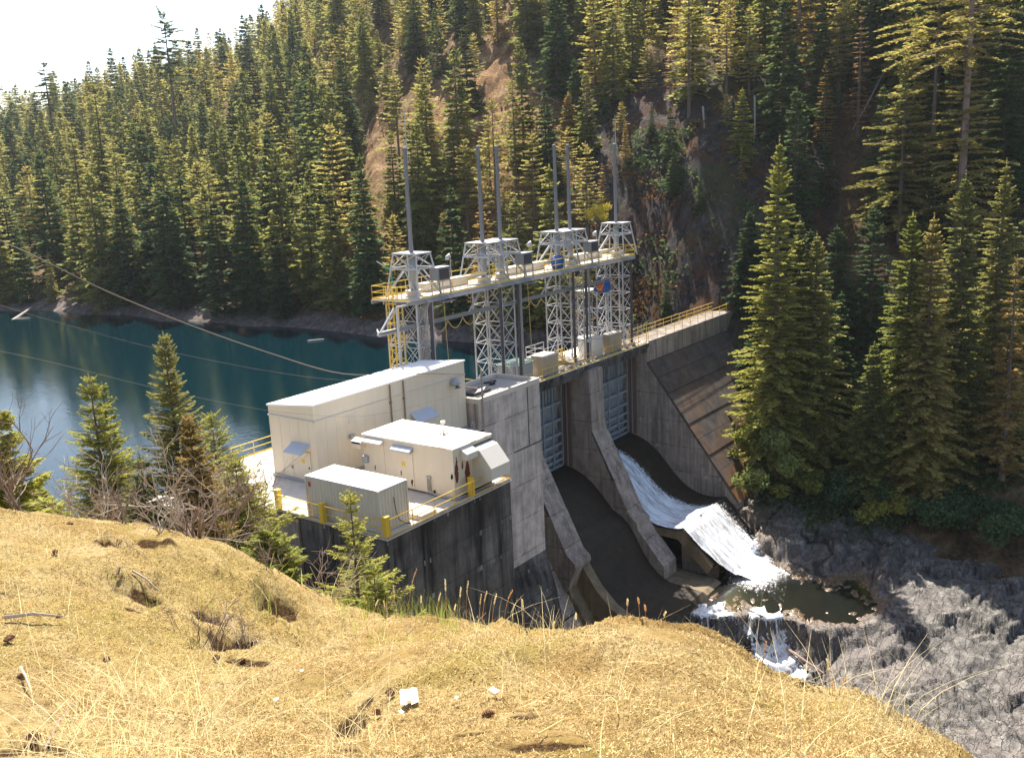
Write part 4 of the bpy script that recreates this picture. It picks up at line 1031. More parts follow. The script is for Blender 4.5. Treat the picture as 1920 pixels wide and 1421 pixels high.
railing('lake_railing', [(57.6, 55.7, .02), (66.5, 55.7, .02), (66.5, 51.2, .02)], 'short yellow railing between the long building roof and the gantry', spacing=1.8, kick=False)
railing('crest_railing', [(65.4, 50.3, .0), (93.6, 50.3, 0)], 'long yellow railing along the downstream edge of the spillway deck', spacing=1.9)
railing('crest_railing', [(94.6, 50.62, .0), (121, 50.9, 0)], 'near yellow railing of the narrow dam crest by the trees', spacing=2.2, kick=False)
railing('crest_railing', [(94.6, 53.1, .0), (122.5, 53.2, 0)], 'far yellow railing of the narrow dam crest by the trees', spacing=2.2, kick=False)
railing('white_railing', [(88.5, 55.9, 0), (94.6, 55.9, 0), (94.6, 53.3, 0)], 'pale handrail at the foot of the last gantry tower', mat='steel_white', kick=False, spacing=1.9)
def bollard(x, y, label, hgt=1.25, w=.32):
    t = thing('guard_post', label, 'post', (x, y, 0), 'yellow square posts along the deck railing')
    MB().box(x-w/2, x+w/2, y-w/2, y+w/2, 0.005, hgt).build('post', M['yellow'], t, bevel=.02)
    MB().box(x-w/2-.02, x+w/2+.02, y-w/2-.02, y+w/2+.02, hgt, hgt+.05).build('cap', M['yellow'], t)
bollard(36.25, 45.1, 'square yellow post at the left corner of the deck railing')
bollard(36.15, 35.95, 'square yellow post at the near corner of the dark wall')
bollard(43.9, 36.0, 'square yellow post beside the peeling end wall of the cream building')
bollard(36.0, 40.9, 'square yellow post half way along the container side', 1.2)
MB_st = thing('deck_stairs', 'weathered wooden landing and steps left of the deck', 'stairs', (35.5, 50.5, 0))
s_ = MB()
for i in range(5): s_.box(34.0-i*.35, 34.3-i*.35, 49.0, 50.6, .35-i*.0+.12*i, .42+.12*i)
s_.build('steps', M['grime'], MB_st)
s_ = MB(); s_.box(34.4, 37.2, 48.9, 50.9, .5, .6)
for x in (34.5, 37.0):
    for y in (49, 50.8): s_.box(x, x+.1, y-.05, y+.05, 0, 1.6)
s_.bar((34.5, 49, 1.6), (37.1, 49, 1.6), .06); s_.bar((34.5, 49, 1.1), (37.1, 49, 1.1), .06); s_.bar((34.5, 50.8, 1.6), (37.1, 50.8, 1.6), .06)
s_.build('landing', M['grime'], MB_st)
cbx = thing('concrete_box', 'low concrete box with pale lid at the left edge of the deck', 'box', (34.6, 47.6, 0))
MB().box(33.9, 35.3, 47.0, 48.2, 0, .75).build('body', M['conc_light'], cbx); MB().box(33.8, 35.4, 46.9, 48.3, .75, .85).build('lid', M['conc_deck'], cbx)

# ================================================================== hoist gantry
gt = thing('hoist_gantry', 'white lattice steel gantry carrying a long hoist walkway over the spillway', 'gantry', (75, 53, 0))
GY0, GY1, GZ0, GZ1 = 51.0, 55.0, 9.55, 9.9
MB().box(55.6, 92.6, GY0, GY1, GZ1-.06, GZ1).build('walkway', M['conc_deck'], gt)
g = MB()
for y in (GY0+.05, GY0+1.35, GY1-1.35, GY1-.05): g.box(55.6, 92.6, y-.07, y+.07, GZ0, GZ1-.062)
g.build('girder', M['steel'], gt)
g = MB()
for i in range(4): g.tube([(57.6, GY0-.1-.07*i, 9.75-.06*i), (92, GY0-.1-.07*i, 9.75-.06*i)], .03, 5)
g.build('cable_tray', M['steel'], gt)
def tower_at(xc, z0, idx):
    t = MB().box(xc-1.35, xc+1.35, GY0+.2, GY1-.2, z0, z0+.3).build('lattice_tower', M['conc_mid'], gt)
    ps = MB(); XS = (xc-.95, xc+.95); YS = (GY0+.35, 52.9, GY1-.35)
    for x in XS:
        for y in YS: ps.box(x-.06, x+.06, y-.06, y+.06, z0+.3, GZ0)
    br = MB(); lev = np.linspace(z0+.5, GZ0-.1, 6)
    for a, b_ in zip(lev[:-1], lev[1:]):
        for x in XS:
            for ya, yb in ((YS[0], YS[1]), (YS[1], YS[2])):
                br.bar((x, ya, a), (x, yb, b_), .04); br.bar((x, yb, a), (x, ya, b_), .04)
        for y in (YS[0], YS[2]):
            br.bar((XS[0], y, a), (XS[1], y, b_), .05)
    br.build('cross_brace', M['steel_white'], t)
    hz_ = ps
    for z in lev:
        for x in XS: hz_.bar((x, YS[0], z), (x, YS[2], z), .06)
        for y in (YS[0], YS[2]): hz_.bar((XS[0], y, z), (XS[1], y, z), .08)
    hz_.build('frame', M['steel_white'], t)
    return t
TX = (57.9, 69.35, 81.3, 91.3)
for i, x in enumerate(TX): tower_at(x, 0.0, i)
MX = (58.5, 68.0, 70.7, 80.1, 82.5, 91.8)
for x in MX:                              # dark hoist stems down through each tower
    MB().tube([(x-.2, GY0+.05, .3), (x-.2, GY0+.05, GZ0)], .14, 8).build('gate_stem', M['steel_dark'], gt)
g = MB()
for i in range(7): g.tube([(57.95+.0*i, 51.1+.17*i, 0), (57.95, 51.1+.17*i, 9.0), (58.2+.05*i, 50.98+.04*i, 9.5), (60, 50.9-.0*i, 9.7)], .05, 6)
g.build('conduit_bundle', M['steel'], gt)
for x in (70.9, 82.9):
    g = MB(); g.tube([(x+.2, GY0+.2, 0), (x+.2, GY0+.2, GZ0)], .09, 8).tube([(x+.55, GY0+.4, 0), (x+.55, GY0+.4, GZ0)], .09, 8); g.build('guide_pipe', M['steel'], gt)
# trolley beam
g = MB(); g.box(52.7, 88.2, 51.35, 51.47, 7.62, 7.66); g.box(52.7, 88.2, 51.73, 51.85, 7.62, 7.66); g.box(52.7, 88.2, 51.45, 51.75, 7.85, 7.89); g.box(52.7, 88.2, 51.57, 51.63, 7.6, 7.86)
g.build('trolley_beam', M['steel'], gt)
for xa, xb in ((52.7, 54.6), (63.7, 68.0), (74.8, 79.9), (85.9, 89.9)):
    g = MB(); g.bar((xa, 51.4, 7.9), (xa+1.5, 51.2, 9.6), .12); g.build('diagonal_brace', M['steel_white'], gt)
g = MB(); g.bar((54.5, 51.2, .2), (54.5, 51.2, 9.6), .14).bar((52.7, 51.6, 7.7), (54.5, 53.5, 7.7), .1).bar((54.5, 51.2, 9.6), (56, 51.2, 9.6), .14).bar((52.7, 51.6, 7.6), (56, 51.6, 7.6), .12); g.build('end_frame', M['steel_white'], gt)
def festoon(x0, x1, n, sag):
    for i in range(n):
        a = x0+(x1-x0)*i/n; b_ = x0+(x1-x0)*(i+1)/n
        pts = [(a+(b_-a)*t/8, 51.45, 7.55-sag*(1-(t/4-1)**2)) for t in range(9)]
        MB().tube(pts, .035, 5).build('hanging_hose', M['hose'], gt)
festoon(58.9, 66.8, 4, .75); festoon(71.3, 78.3, 4, .6); festoon(83, 86.5, 2, .6)
for x, y in ((60.2, 51.2), (72.3, 51.2)):
    MB().tube([(x, y, 9.5), (x+.3, y, 2 if x > 70 else .2)], .03, 5).build('hanging_rope', M['hose'], gt)
def gr_rail(pts, sp):
    P = [Vector(p) for p in pts]; g = MB()
    g.tube([p+Vector((0, 0, 1.1)) for p in P], .035, 6); g.tube([p+Vector((0, 0, .58)) for p in P], .03, 6)
    for a, b_ in zip(P[:-1], P[1:]):
        L = (b_-a).length; n = max(1, round(L/sp))
        for i in range(n+1): p = a+(b_-a)*i/n; g.tube([p, p+Vector((0, 0, 1.1))], .03, 5)
        g.bar(a+Vector((0, 0, .07)), b_+Vector((0, 0, .07)), .02, .12)
    return g.build('walkway_railing', M['yellow'], gt)
gr_rail([(57.4, GY0+.04, GZ1), (92.5, GY0+.04, GZ1)], 2.0)
gr_rail([(55.7, GY1-.04, GZ1), (92.5, GY1-.04, GZ1), (92.5, GY0+.04, GZ1)], 2.0)
gr_rail([(55.7, GY1-.04, GZ1), (55.7, GY0+.04, GZ1)], 1.4)
for a, b_ in ((60.5, 66.2), (72.5, 78.3), (84.3, 89.5)):       # cream duct covers along the walkway
    MB().box(a, b_, 53.3, 54.3, GZ1+.002, GZ1+.75).build('machinery_cover', M['cream2'], gt, bevel=.03)
    MB().box(a+1.5, b_+1.6, 52.6, 52.9, GZ1+.6, GZ1+.9).build('drive_shaft_cover', M['cream2'], gt, bevel=.04)
# ladder cage
lc = MB(); cx_, cy_ = 56.5, 53.2
for z in np.arange(.6, 11.0, .75):
    lc.tube([(cx_-.75*math.sin(a), cy_+.75*math.cos(a), z) for a in np.linspace(0, math.pi, 9)], .045, 5)
for a in np.linspace(0, math.pi, 7): lc.tube([(cx_-.75*math.sin(a), cy_+.75*math.cos(a), .6), (cx_-.75*math.sin(a), cy_+.75*math.cos(a), 10.9)], .04, 5)
lc.build('ladder_cage', M['yellow'], gt)
lc = MB()
for y in (cy_-.25, cy_+.25): lc.tube([(cx_-.1, y, 0), (cx_-.1, y, 11)], .03, 5)
for z in np.arange(.3, 10.9, .35): lc.tube([(cx_-.1, cy_-.25, z), (cx_-.1, cy_+.25, z)], .02, 5)
lc.build('ladder', M['yellow'], gt)

# hoists: one tapered frame and tall stem cover over each gate stem
def hoist(xc, whip, label):
    t = thing('gate_hoist', label, 'hoist', (xc, 52.9, GZ1), 'hoist frames with tall stem covers on the gantry')
    zt = 13.4
    hx0, hy0, hx1, hy1 = 1.45, 1.75, .85, 1.25
    c0 = [(xc+sx*hx0, 52.9+sy*hy0, GZ1) for sx, sy in ((-1, -1), (1, -1), (1, 1), (-1, 1))]
    c1 = [(xc+sx*hx1, 52.9+sy*hy1, zt) for sx, sy in ((-1, -1), (1, -1), (1, 1), (-1, 1))]
    for a, b_ in zip(c0, c1): MB().bar(a, b_, .12).build('leg', M['steel_white'], t)
    def lerp(a, b_, u): return tuple(a[k]+(b_[k]-a[k])*u for k in range(3))
    br = MB(); u = .66
    for i in range(4):
        j = (i+1) % 4
        a, b_, c, d_ = lerp(c0[i], c1[i], u), lerp(c0[j], c1[j], u), c1[i], c1[j]
        br.bar(a, b_, .12); br.bar(c, d_, .13); br.bar(a, d_, .06); br.bar(b_, c, .06)
        lo0, lo1 = lerp(c0[i], c1[i], .04), lerp(c0[j], c1[j], .04)
        mid = tuple((a[k]+b_[k])/2 for k in range(3))
        if i % 2: br.bar(lo0, mid, .10); br.bar(lo1, mid, .10)
        else: br.bar(lo1, a, .10)
    br.build('cross_brace', M['steel_white'], t)
    top = MB().box(xc-.95, xc+.95, 52.9-1.35, 52.9+1.35, zt-.02, zt+.07); top.build('top_plate', M['steel_white'], t)
    MB().tube([(xc, 52.9, GZ1), (xc, 52.9, GZ1+.35), (xc, 52.9, GZ1+.35), (xc, 52.9, GZ1+.5)], [.6, .6, .75, .75], 14).build('gearbox', M['cream2'], t)
    MB().tube([(xc, 52.9, GZ1+.5), (xc, 52.9, zt)], .3, 12).build('stem_housing', M['grey_metal'], t, smooth=True)
    MB().tube([(xc, 52.9, zt), (xc, 52.9, 17.6)], .18, 16).tube([(xc, 52.9, 17.6), (xc, 52.9, 21.55)], .16, 16).build('stem_cover', M['mast'], t)
    MB().tube([(xc, 52.9, 21.55), (xc, 52.9, 21.75), (xc, 52.9, 21.85)], [.18, .18, .06], 10).build('cap', M['mast'], t)
    if whip: MB().tube([(xc+.25, 52.9, 20.5), (xc+.25, 52.9, whip-1.4), (xc+.25, 52.9, whip)], [.05, .035, .02], 6).build('lightning_rod', M['steel_white'], t)
names = ['leftmost gate hoist, single frame with lightning rod above the yellow ladder', 'left frame of the second cluster of hoists, standing over the dark stems', 'right frame of the second cluster of hoists',
         'left frame of the third cluster of hoists, beside the blue tarp', 'right frame of the third cluster of hoists', 'rightmost gate hoist, single frame with lightning rod at the end of the walkway']
for x, wp_, nm in zip(MX, (25.1, 0, 0, 0, 0, 24.8), names): hoist(x, wp_, nm)

for x, nm in ((60.2, 'grey electrical cabinet on legs beside the leftmost hoist'), (72.2, 'grey electrical cabinet on legs in the middle of the walkway'), (84.1, 'grey electrical cabinet on legs near the right end of the walkway')):
    t = thing('electrical_cabinet', nm, 'cabinet', (x, 51.3, GZ1), 'cabinets along the gantry walkway')
    MB().box(x-.8, x+.8, 51.0, 51.9, 11.05, 12.1).build('body', M['cab'], t, bevel=.03)
    MB().box(x-.82, x+.82, 50.98, 51.92, 12.1, 12.16).build('lid', M['steel_white'], t)
    MB().box(x-.6, x+.6, 50.97, 51.0, 11.15, 12.0).build('door', M['dkgreen'] if 0 else M['steel_dark'], t)
    b = MB()
    for xx in (x-.7, x+.7):
        for yy in (50.95, 51.8): b.bar((xx, yy, 9.3), (xx, yy, 11.05), .08)
    b.bar((x-.7, 50.95, 10.5), (x+.7, 50.95, 10.5), .06); b.box(x-.9, x+.9, 50.6, 51.0, 9.3, 9.36); b.build('stand', M['steel'], t)
for x, nm in ((63.5, 'walkway lamp between the first and second hoist clusters'), (75.7, 'walkway lamp between the second and third hoist clusters'), (87.8, 'walkway lamp by the rightmost hoist')):
    t = thing('walkway_lamp', nm, 'lamp', (x, 53.0, GZ1), 'lamp posts on the gantry walkway')
    MB().tube([(x, 53, GZ1), (x, 53, 12.6)], .045, 8).build('pole', M['steel'], t)
    MB().tube([(x-.3, 53.1, 12.35), (x-.28, 53.08, 12.6), (x-.1, 53, 12.75), (x+.05, 53, 12.6)], [.17, .2, .16, .05], 8).build('lamp_head', M['steel_white'], t, smooth=True)
t = thing('davit_arm', 'green davit arm at the left end of the gantry', 'crane', (58.0, 54.8, GZ1))
MB().tube([(58.0, 54.8, GZ1), (58.0, 54.8, 12.0)], .06, 8).build('mast', M['green'], t); MB().tube([(58, 54.8, 12.0), (57.2, 54.8, 12.45)], .08, 8).build('arm', M['green'], t)
MB().tube([(57.2, 54.8, 12.45), (56.4, 54.8, 12.9)], .06, 8).build('arm_tip', M['steel_white'], t)
def crumple(name, x, y, z, sx, sy, sz, mat, label, seed):
    n = 14; V = []; r_ = random.Random(seed)
    for i in range(n+1):
        for j in range(n*2):
            th = math.pi*i/n; ph = math.pi*j/n
            k = 1+.14*mnoise.noise(Vector((math.cos(ph)*2*math.sin(th)+seed, math.sin(ph)*2*math.sin(th), math.cos(th)*2)))+r_.uniform(-.03, .03)
            sq = lambda v: math.copysign(abs(v)**.6, v)
            V.append((x+sx*k*sq(math.sin(th)*math.cos(ph)), y+sy*k*sq(math.sin(th)*math.sin(ph)), z+sz*k*sq(math.cos(th))))
    F = [(i*2*n+j, (i+1)*2*n+j, (i+1)*2*n+(j+1) % (2*n), i*2*n+(j+1) % (2*n)) for i in range(n) for j in range(2*n)]
    o = MB().add(V, F).build(name, mat)
    return o
tag(crumple('blue_tarp', 78.6, 51.9, 10.55, .75, .5, .62, M['blue'], '', 3), 'bright blue tarp-covered bundle on the gantry walkway', 'tarp')
tag(crumple('blue_tarp', 87.4, 52.2, 7.1, .8, .8, .75, M['blue'], '', 4), 'blue tarp bundle hanging below the walkway by the last tower', 'tarp')
tag(crumple('orange_bag', 86.5, 51.9, 7.1, .28, .3, .4, M['orange'], '', 8), 'small orange bag beside the lower blue tarp', 'bag')

# low stair tower next to the last gantry tower
lt = thing('stair_tower', 'short pale lattice stair tower left of the last gantry tower', 'tower', (87.8, 53.6, 0))
b = MB()
for x in (86.6, 88.9):
    for y in (52.4, 54.8): b.box(x-.06, x+.06, y-.06, y+.06, 0, 6.6)
b.build('column', M['steel_white'], lt)
b = MB()
for z0_, z1_ in ((0.2, 2.3), (2.3, 4.4), (4.4, 6.5)):
    for x in (86.6, 88.9): b.bar((x, 52.4, z0_), (x, 54.8, z1_), .05); b.bar((x, 52.4, z1_), (x, 54.8, z1_), .08)
    for y in (52.4, 54.8): b.bar((86.6, y, z1_), (88.9, y, z1_), .08); b.bar((86.6, y, z0_), (88.9, y, z1_), .05)
b.build('cross_brace', M['steel_white'], lt)
MB().box(86.4, 89.1, 52.2, 55, 6.5, 6.58).build('platform', M['steel_white'], lt)
b = MB()
for y in (53.4, 53.9): b.tube([(87.3, y, 0), (87.3, y, 6.5)], .03, 5)
for z in np.arange(.3, 6.4, .35): b.tube([(87.3, 53.4, z), (87.3, 53.9, z)], .02, 5)
b.build('ladder', M['steel_white'], lt)

# things standing on the dam crest
t = thing('switchgear_cabinet', 'pale grey cabinet with green louvred top beside the concrete tower', 'cabinet', (72.2, 52.9, 0))
MB().box(70.6, 73.6, 51.9, 53.9, 0, 1.55).build('body', M['grey_metal'], t, bevel=.03)
b = MB(); b.box(70.5, 73.7, 51.8, 54.0, 1.55, 1.65)
for i in range(8): b.box(70.7+i*.38, 70.85+i*.38, 51.9, 53.9, 1.65, 1.78)
b.build('louvred_top', M['greentop'], t)
def cblock(x0, x1, y0, y1, z1, nm):
    t = thing('concrete_block', nm, 'block', ((x0+x1)/2, (y0+y1)/2, 0), 'tan blocks on the spillway deck')
    MB().box(x0, x1, y0, y1, 0, z1).build('body', M['tan'], t, bevel=.04)
    MB().box(x0-.04, x1+.04, y0-.04, y1+.04, z1, z1+.08).build('cap', M['conc_deck'], t)
cblock(74.3, 76.6, 50.9, 52.6, 1.9, 'tan block beside the green-topped cabinet, nearer the concrete tower')
cblock(86.9, 89.3, 51.0, 52.0, 1.9, 'tan block by the rightmost gantry tower')
t = thing('round_tank', 'low round concrete tank beside the right tan block', 'tank', (85.3, 52.6, 0))
MB().tube([(85.4, 52.6, 0), (85.4, 52.6, 1.85)], 1.3, 24).build('body', M['cream2'], t); MB().tube([(85.4, 52.6, 1.85), (85.4, 52.6, 1.93)], 1.34, 24).build('lid', M['conc_deck'], t)
t = thing('access_landing', 'small raised landing with pale handrails near the third tower', 'platform', (79.2, 54, 0))
MB().box(77.2, 80.4, 52.9, 55.2, .95, 1.05).build('floor', M['conc_deck'], t)
b = MB()
for x, y in ((77.2, 52.9), (80.4, 52.9), (77.2, 55.2), (80.4, 55.2), (78.8, 55.2)): b.bar((x, y, 0), (x, y, 2.05), .06)
for z in (1.55, 2.05): b.bar((77.2, 52.9, z), (77.2, 55.2, z), .05); b.bar((77.2, 55.2, z), (80.4, 55.2, z), .05); b.bar((77.2, 52.9, z), (80.4, 52.9, z), .05)
b.build('handrail', M['steel_white'], t)
b = MB()
for i in range(5): b.bar((78.6+.35*i, 52.4, .1), (78.6+.35*i, 52.4, 1.7), .05)
b.bar((78.6, 52.4, 1.7), (80.0, 52.4, 1.7), .06); b.bar((78.6, 52.4, .9), (80.0, 52.4, .9), .05); b.build('gate_panel', M['yellow'], t)
for (x, y), nm in zip(((69.2, 51.0), (82.4, 50.9)), ('pale floodlight on a short pole at the second gantry tower', 'small floodlight at the third gantry tower')):
    t = thing('floodlight', nm, 'lamp', (x, y, 0))
    MB().tube([(x, y, 0), (x, y, 2.0)], .05, 8).build('pole', M['steel'], t); MB().box(x-.25, x+.25, y-.2, y+.15, 2.0, 2.35).build('lamp_head', M['steel_white'], t, bevel=.05)
# pipes and clutter along the walkway of the crest
r_ = random.Random(12)
t = thing('pipe_run', 'grey pipe run lying along the spillway deck behind the railing', 'pipe', (80, 50.8, 0))
b = MB(); b.tube([(65.6, 50.75, .22), (93.0, 50.75, .22)], .09, 8); b.tube([(65.6, 51.0, .15), (93.0, 51.0, .15)], .06, 8); b.build('pipe', M['steel'], t)
b = MB()
for x in np.arange(66, 93, 1.6): b.box(x-.08, x+.08, 50.6, 51.1, 0.004, .14)
b.build('pipe_support', M['conc_mid'], t)
t = thing('abutment_marker', 'leaning pale post at the far end of the dam crest', 'post', (120.2, 50.2, 0)); MB().bar((119.2, 50.3, 1.2), (120.4, 49.6, -2.6), .35, .2).build('post', M['conc_light'], t)

# ================================================================== cables and floating log
def cable(name, pxs, r, mat, label, n=40):
    pts = [at(x, y, t_) for x, y, t_ in pxs]
    ctl = np.array(pts); u = np.linspace(0, len(ctl)-1, n)
    # smooth through control points
    P = []
    for v in u:
        i = min(int(v), len(ctl)-2); f = v-i
        p0 = ctl[max(i-1, 0)]; p1 = ctl[i]; p2 = ctl[i+1]; p3 = ctl[min(i+2, len(ctl)-1)]
        P.append(.5*((2*p1)+(-p0+p2)*f+(2*p0-5*p1+4*p2-p3)*f*f+(-p0+3*p1-3*p2+p3)*f**3))
    o = MB().tube(P, r, 5).build(name, mat); tag(o, label, 'cable'); return o
cable('overhead_cable', [(-60, 425, 44), (60, 478, 47), (200, 546, 50), (350, 607, 54), (500, 660, 59), (640, 700, 64), (760, 700, 67), (870, 702, 70)], .032, M['cable'], 'thick twisted overhead cable sagging from upper left to the long cream building')
cable('overhead_wire', [(-40, 560, 40), (100, 602, 43), (300, 655, 48), (500, 695, 54), (640, 712, 60), (760, 706, 64), (868, 706, 69)], .008, M['cable'], 'thin wire crossing the lake below the thick cable')
cable('overhead_wire', [(-40, 650, 36), (100, 680, 40), (260, 720, 45), (420, 755, 50), (560, 776, 54), (700, 778, 60), (850, 742, 66)], .008, M['cable'], 'lowest thin wire passing in front of the long cream building')
lg = MB().tube([(94.0, 106.6, -3.95), (96.0, 105.3, -3.92)], [.16, .12], 7).build('floating_log', M['deadwood']); tag(lg, 'pale log floating alone on the lake', 'log')
lg = MB().tube([tuple(at(20, 604, 178)), tuple(at(58, 577, 187))], [.35, .15], 7).build('fallen_tree', M['deadwood']); tag(lg, 'pale bare trunk leaning into the water at the far left shore', 'log')

# ================================================================== trees
def conifer_mesh(h, r, base, whorls, per, twigs, seed, droop=.25, shape=.85, leafw=.10, leafl=.5, irregular=.25, gap=0.0, sub=0, upturn=.0, flat=False):
    """crown as thousands of small needle sprays on drooping boughs; returns numpy verts / quads and bough lines"""
    g = np.random.default_rng(seed)
    V = []; boughs = []
    z0 = h*base
    for w in range(whorls):
        u = (w+g.uniform(-.3, .3))/whorls
        u = min(max(u, 0), .995)
        z = z0+(h*.985-z0)*u
        Lmax = r*((1-u)**shape)*(1-.0*u)+.12
        if base > .02: Lmax *= min(1, .55+u*3.2)
        a0 = g.uniform(0, 6.28)
        for k in range(per):
            if g.random() < gap: continue
            az = a0+k*2*math.pi/per+g.uniform(-.35, .35)
            L = Lmax*(1+g.uniform(-irregular, irregular*.8))
            if L < .08: continue
            dr = droop*(1-u*.9)+g.uniform(-.08, .08)
            ns = max(3, int(twigs*(.35+.65*L/r)))
            s = (np.arange(ns)+.6)/ns
            s = .10+.9*s
            dx, dy = math.cos(az), math.sin(az)
            zz = z + L*(.22*s*(1-dr*1.5) - dr*s**1.6 + upturn*s**3) + (.5 if u > .85 else 0)*L*s
            P = np.stack([dx*L*s, dy*L*s, zz], -1)
            boughs.append((np.array([0, 0, z]), P[-1], .012*h*.25*(1-u)+.01))
            for side in (-1, 1, 0):
                tl = leafl*(L/r*.8+.2)*(1.15-.75*s)*(1+g.uniform(-.3, .3, ns))
                ang = az+side*(0.95+g.uniform(-.25, .25, ns))
                dn = g.uniform(-.30, .12, ns) if side else g.uniform(-.1, .3, ns)
                D = np.stack([np.cos(ang), np.sin(ang), dn], -1); D /= np.linalg.norm(D, axis=1)[:, None]
                T = P+D*tl[:, None]
                W = np.cross(D, [0, 0, 1.]); W /= np.linalg.norm(W, axis=1)[:, None]+1e-9
                tilt = g.uniform(-.8, .8, ns)[:, None]
                W = W*np.cos(tilt)+np.cross(D, W)*np.sin(tilt)
                wd = leafw*(.6+.8*g.random(ns))[:, None]
                Mi = P+D*tl[:, None]*.45
                V.append(np.stack([P, Mi+W*wd, T, Mi-W*wd], 1))
                if sub:
                    for q in range(sub):
                        f = (q+1)/(sub+1)
                        for sd in (-1, 1):
                            B = P+D*tl[:, None]*f
                            D2 = D*.7+W*sd*.8+np.array([0, 0, -.15]); D2 /= np.linalg.norm(D2, axis=1)[:, None]
                            l2 = (tl*.45*(1.1-f))[:, None]
                            W2 = np.cross(D2, g.normal(size=3)); W2 /= np.linalg.norm(W2, axis=1)[:, None]+1e-9
                            V.append(np.stack([B, B+D2*l2*.5+W2*wd*.6, B+D2*l2, B+D2*l2*.5-W2*wd*.6], 1))
    # needles along the leader
    nl = 26; zt = h*(.93+.075*np.arange(nl)/nl); a_ = g.uniform(0, 6.28, nl); ll = leafl*.28*(1.15-np.arange(nl)/nl)
    P = np.stack([0*zt, 0*zt, zt], -1); D = np.stack([np.cos(a_)*.6, np.sin(a_)*.6, np.full(nl, .8)], -1)
    W = np.stack([-np.sin(a_), np.cos(a_), 0*a_], -1)*leafw*.6
    T = P+D*ll[:, None]; Mi = P+D*ll[:, None]*.5
    V.append(np.stack([P, Mi+W, T, Mi-W], 1))
    V = np.concatenate(V).reshape(-1, 3)
    F = np.arange(len(V)).reshape(-1, 4)
    return V, F, boughs

def trunk_mb(h, r, boughs=None, seed=0, lean=0.0, minlen=0):
    b = MB(); g = random.Random(seed)
    b.tube([(lean*t*t*h+g.uniform(-.01, .01)*h*.3*t, g.uniform(-.01, .01)*h*.3*t, h*t) for t in (0, .15, .35, .55, .75, .9, 1)], [r*1.25, r, r*.85, r*.65, r*.42, r*.2, r*.05], 7)
    if boughs:
        for a, e, rr in boughs:
            if (e-a)@(e-a) > minlen: b.tube([a, (a+e)/2+np.array([0, 0, .06*np.linalg.norm(e-a)]), e], [rr, rr*.7, rr*.25], 4, cap=False)
    return b

PROTO = {}
def proto(key, mat, label_mat='bark', trunk_r=.2, bough=False, **k):
    V, F, bo = conifer_mesh(**k)
    cm = bpy.data.meshes.new('crown')
    o = np_mesh('crown', V, F, M[mat]); cm = o.data; bpy.data.objects.remove(o)
    to = trunk_mb(k['h'], trunk_r, bo if bough else None, k['seed'], minlen=.3).build('trunk', M[label_mat]); tm = to.data; bpy.data.objects.remove(to)
    PROTO[key] = (cm, tm, k['h'], V, F)
# far-hillside kinds (about 16 m tall at scale 1)
for i in range(5):
    proto(('fir', i), 'fir', h=16, r=2.9+.35*(i % 3), base=.03+.04*(i % 2), whorls=30, per=6, twigs=8, seed=100+i, droop=.30+.06*(i % 3), leafw=.21, leafl=1.25, irregular=.42, shape=.72+.1*(i % 2), gap=.06)
for i in range(3):
    proto(('firdark', i), 'firdark', h=16, r=3.1, base=.05, whorls=30, per=6, twigs=8, seed=120+i, droop=.38, leafw=.21, leafl=1.25, irregular=.4, shape=.72, gap=.06)
for i in range(4):
    proto(('pine', i), 'pine', 'barkred' if 0 else 'bark', h=16, r=2.7, base=.22+.07*(i % 2), whorls=22, per=5, twigs=6, seed=140+i, droop=.15, leafw=.16, leafl=.95, irregular=.45, gap=.18, shape=.55)
for i in range(2):
    proto(('redfir', i), 'redfir', h=14, r=1.6, base=.15, whorls=24, per=5, twigs=5, seed=160+i, droop=.3, leafw=.07, leafl=.7, gap=.25, irregular=.4)
proto(('brown', 0), 'brownfir', h=15, r=2.2, base=.10, whorls=30, per=5, twigs=6, seed=170, droop=.25, leafw=.13, leafl=.85, gap=.12, irregular=.35)
proto(('tall', 0), 'firdark', h=30, r=3.0, base=.35, whorls=26, per=4, twigs=7, seed=180, droop=.22, leafw=.16, leafl=1.1, gap=.30, irregular=.5, shape=.45, trunk_r=.38)
proto(('tall', 1), 'fir', h=28, r=3.0, base=.25, whorls=30, per=4, twigs=7, seed=181, droop=.3, leafw=.16, leafl=1.1, gap=.28, irregular=.5, shape=.5, trunk_r=.35)

def place(key, loc, s, rot, name, label, group, cat='tree', sz=None):
    cm, tm, h, _, _ = PROTO[key]
    r0 = bpy.data.objects.new(name, None); col.objects.link(r0)
    r0.location = loc; r0.rotation_euler = (0, 0, rot); r0.scale = (s, s, s*(sz or 1)); r0.empty_display_size = .5
    tag(r0, label, cat, group)
    for nm, me in (('crown', cm), ('trunk', tm)):
        c = bpy.data.objects.new(nm, me); c.parent = r0; col.objects.link(c)
    return r0

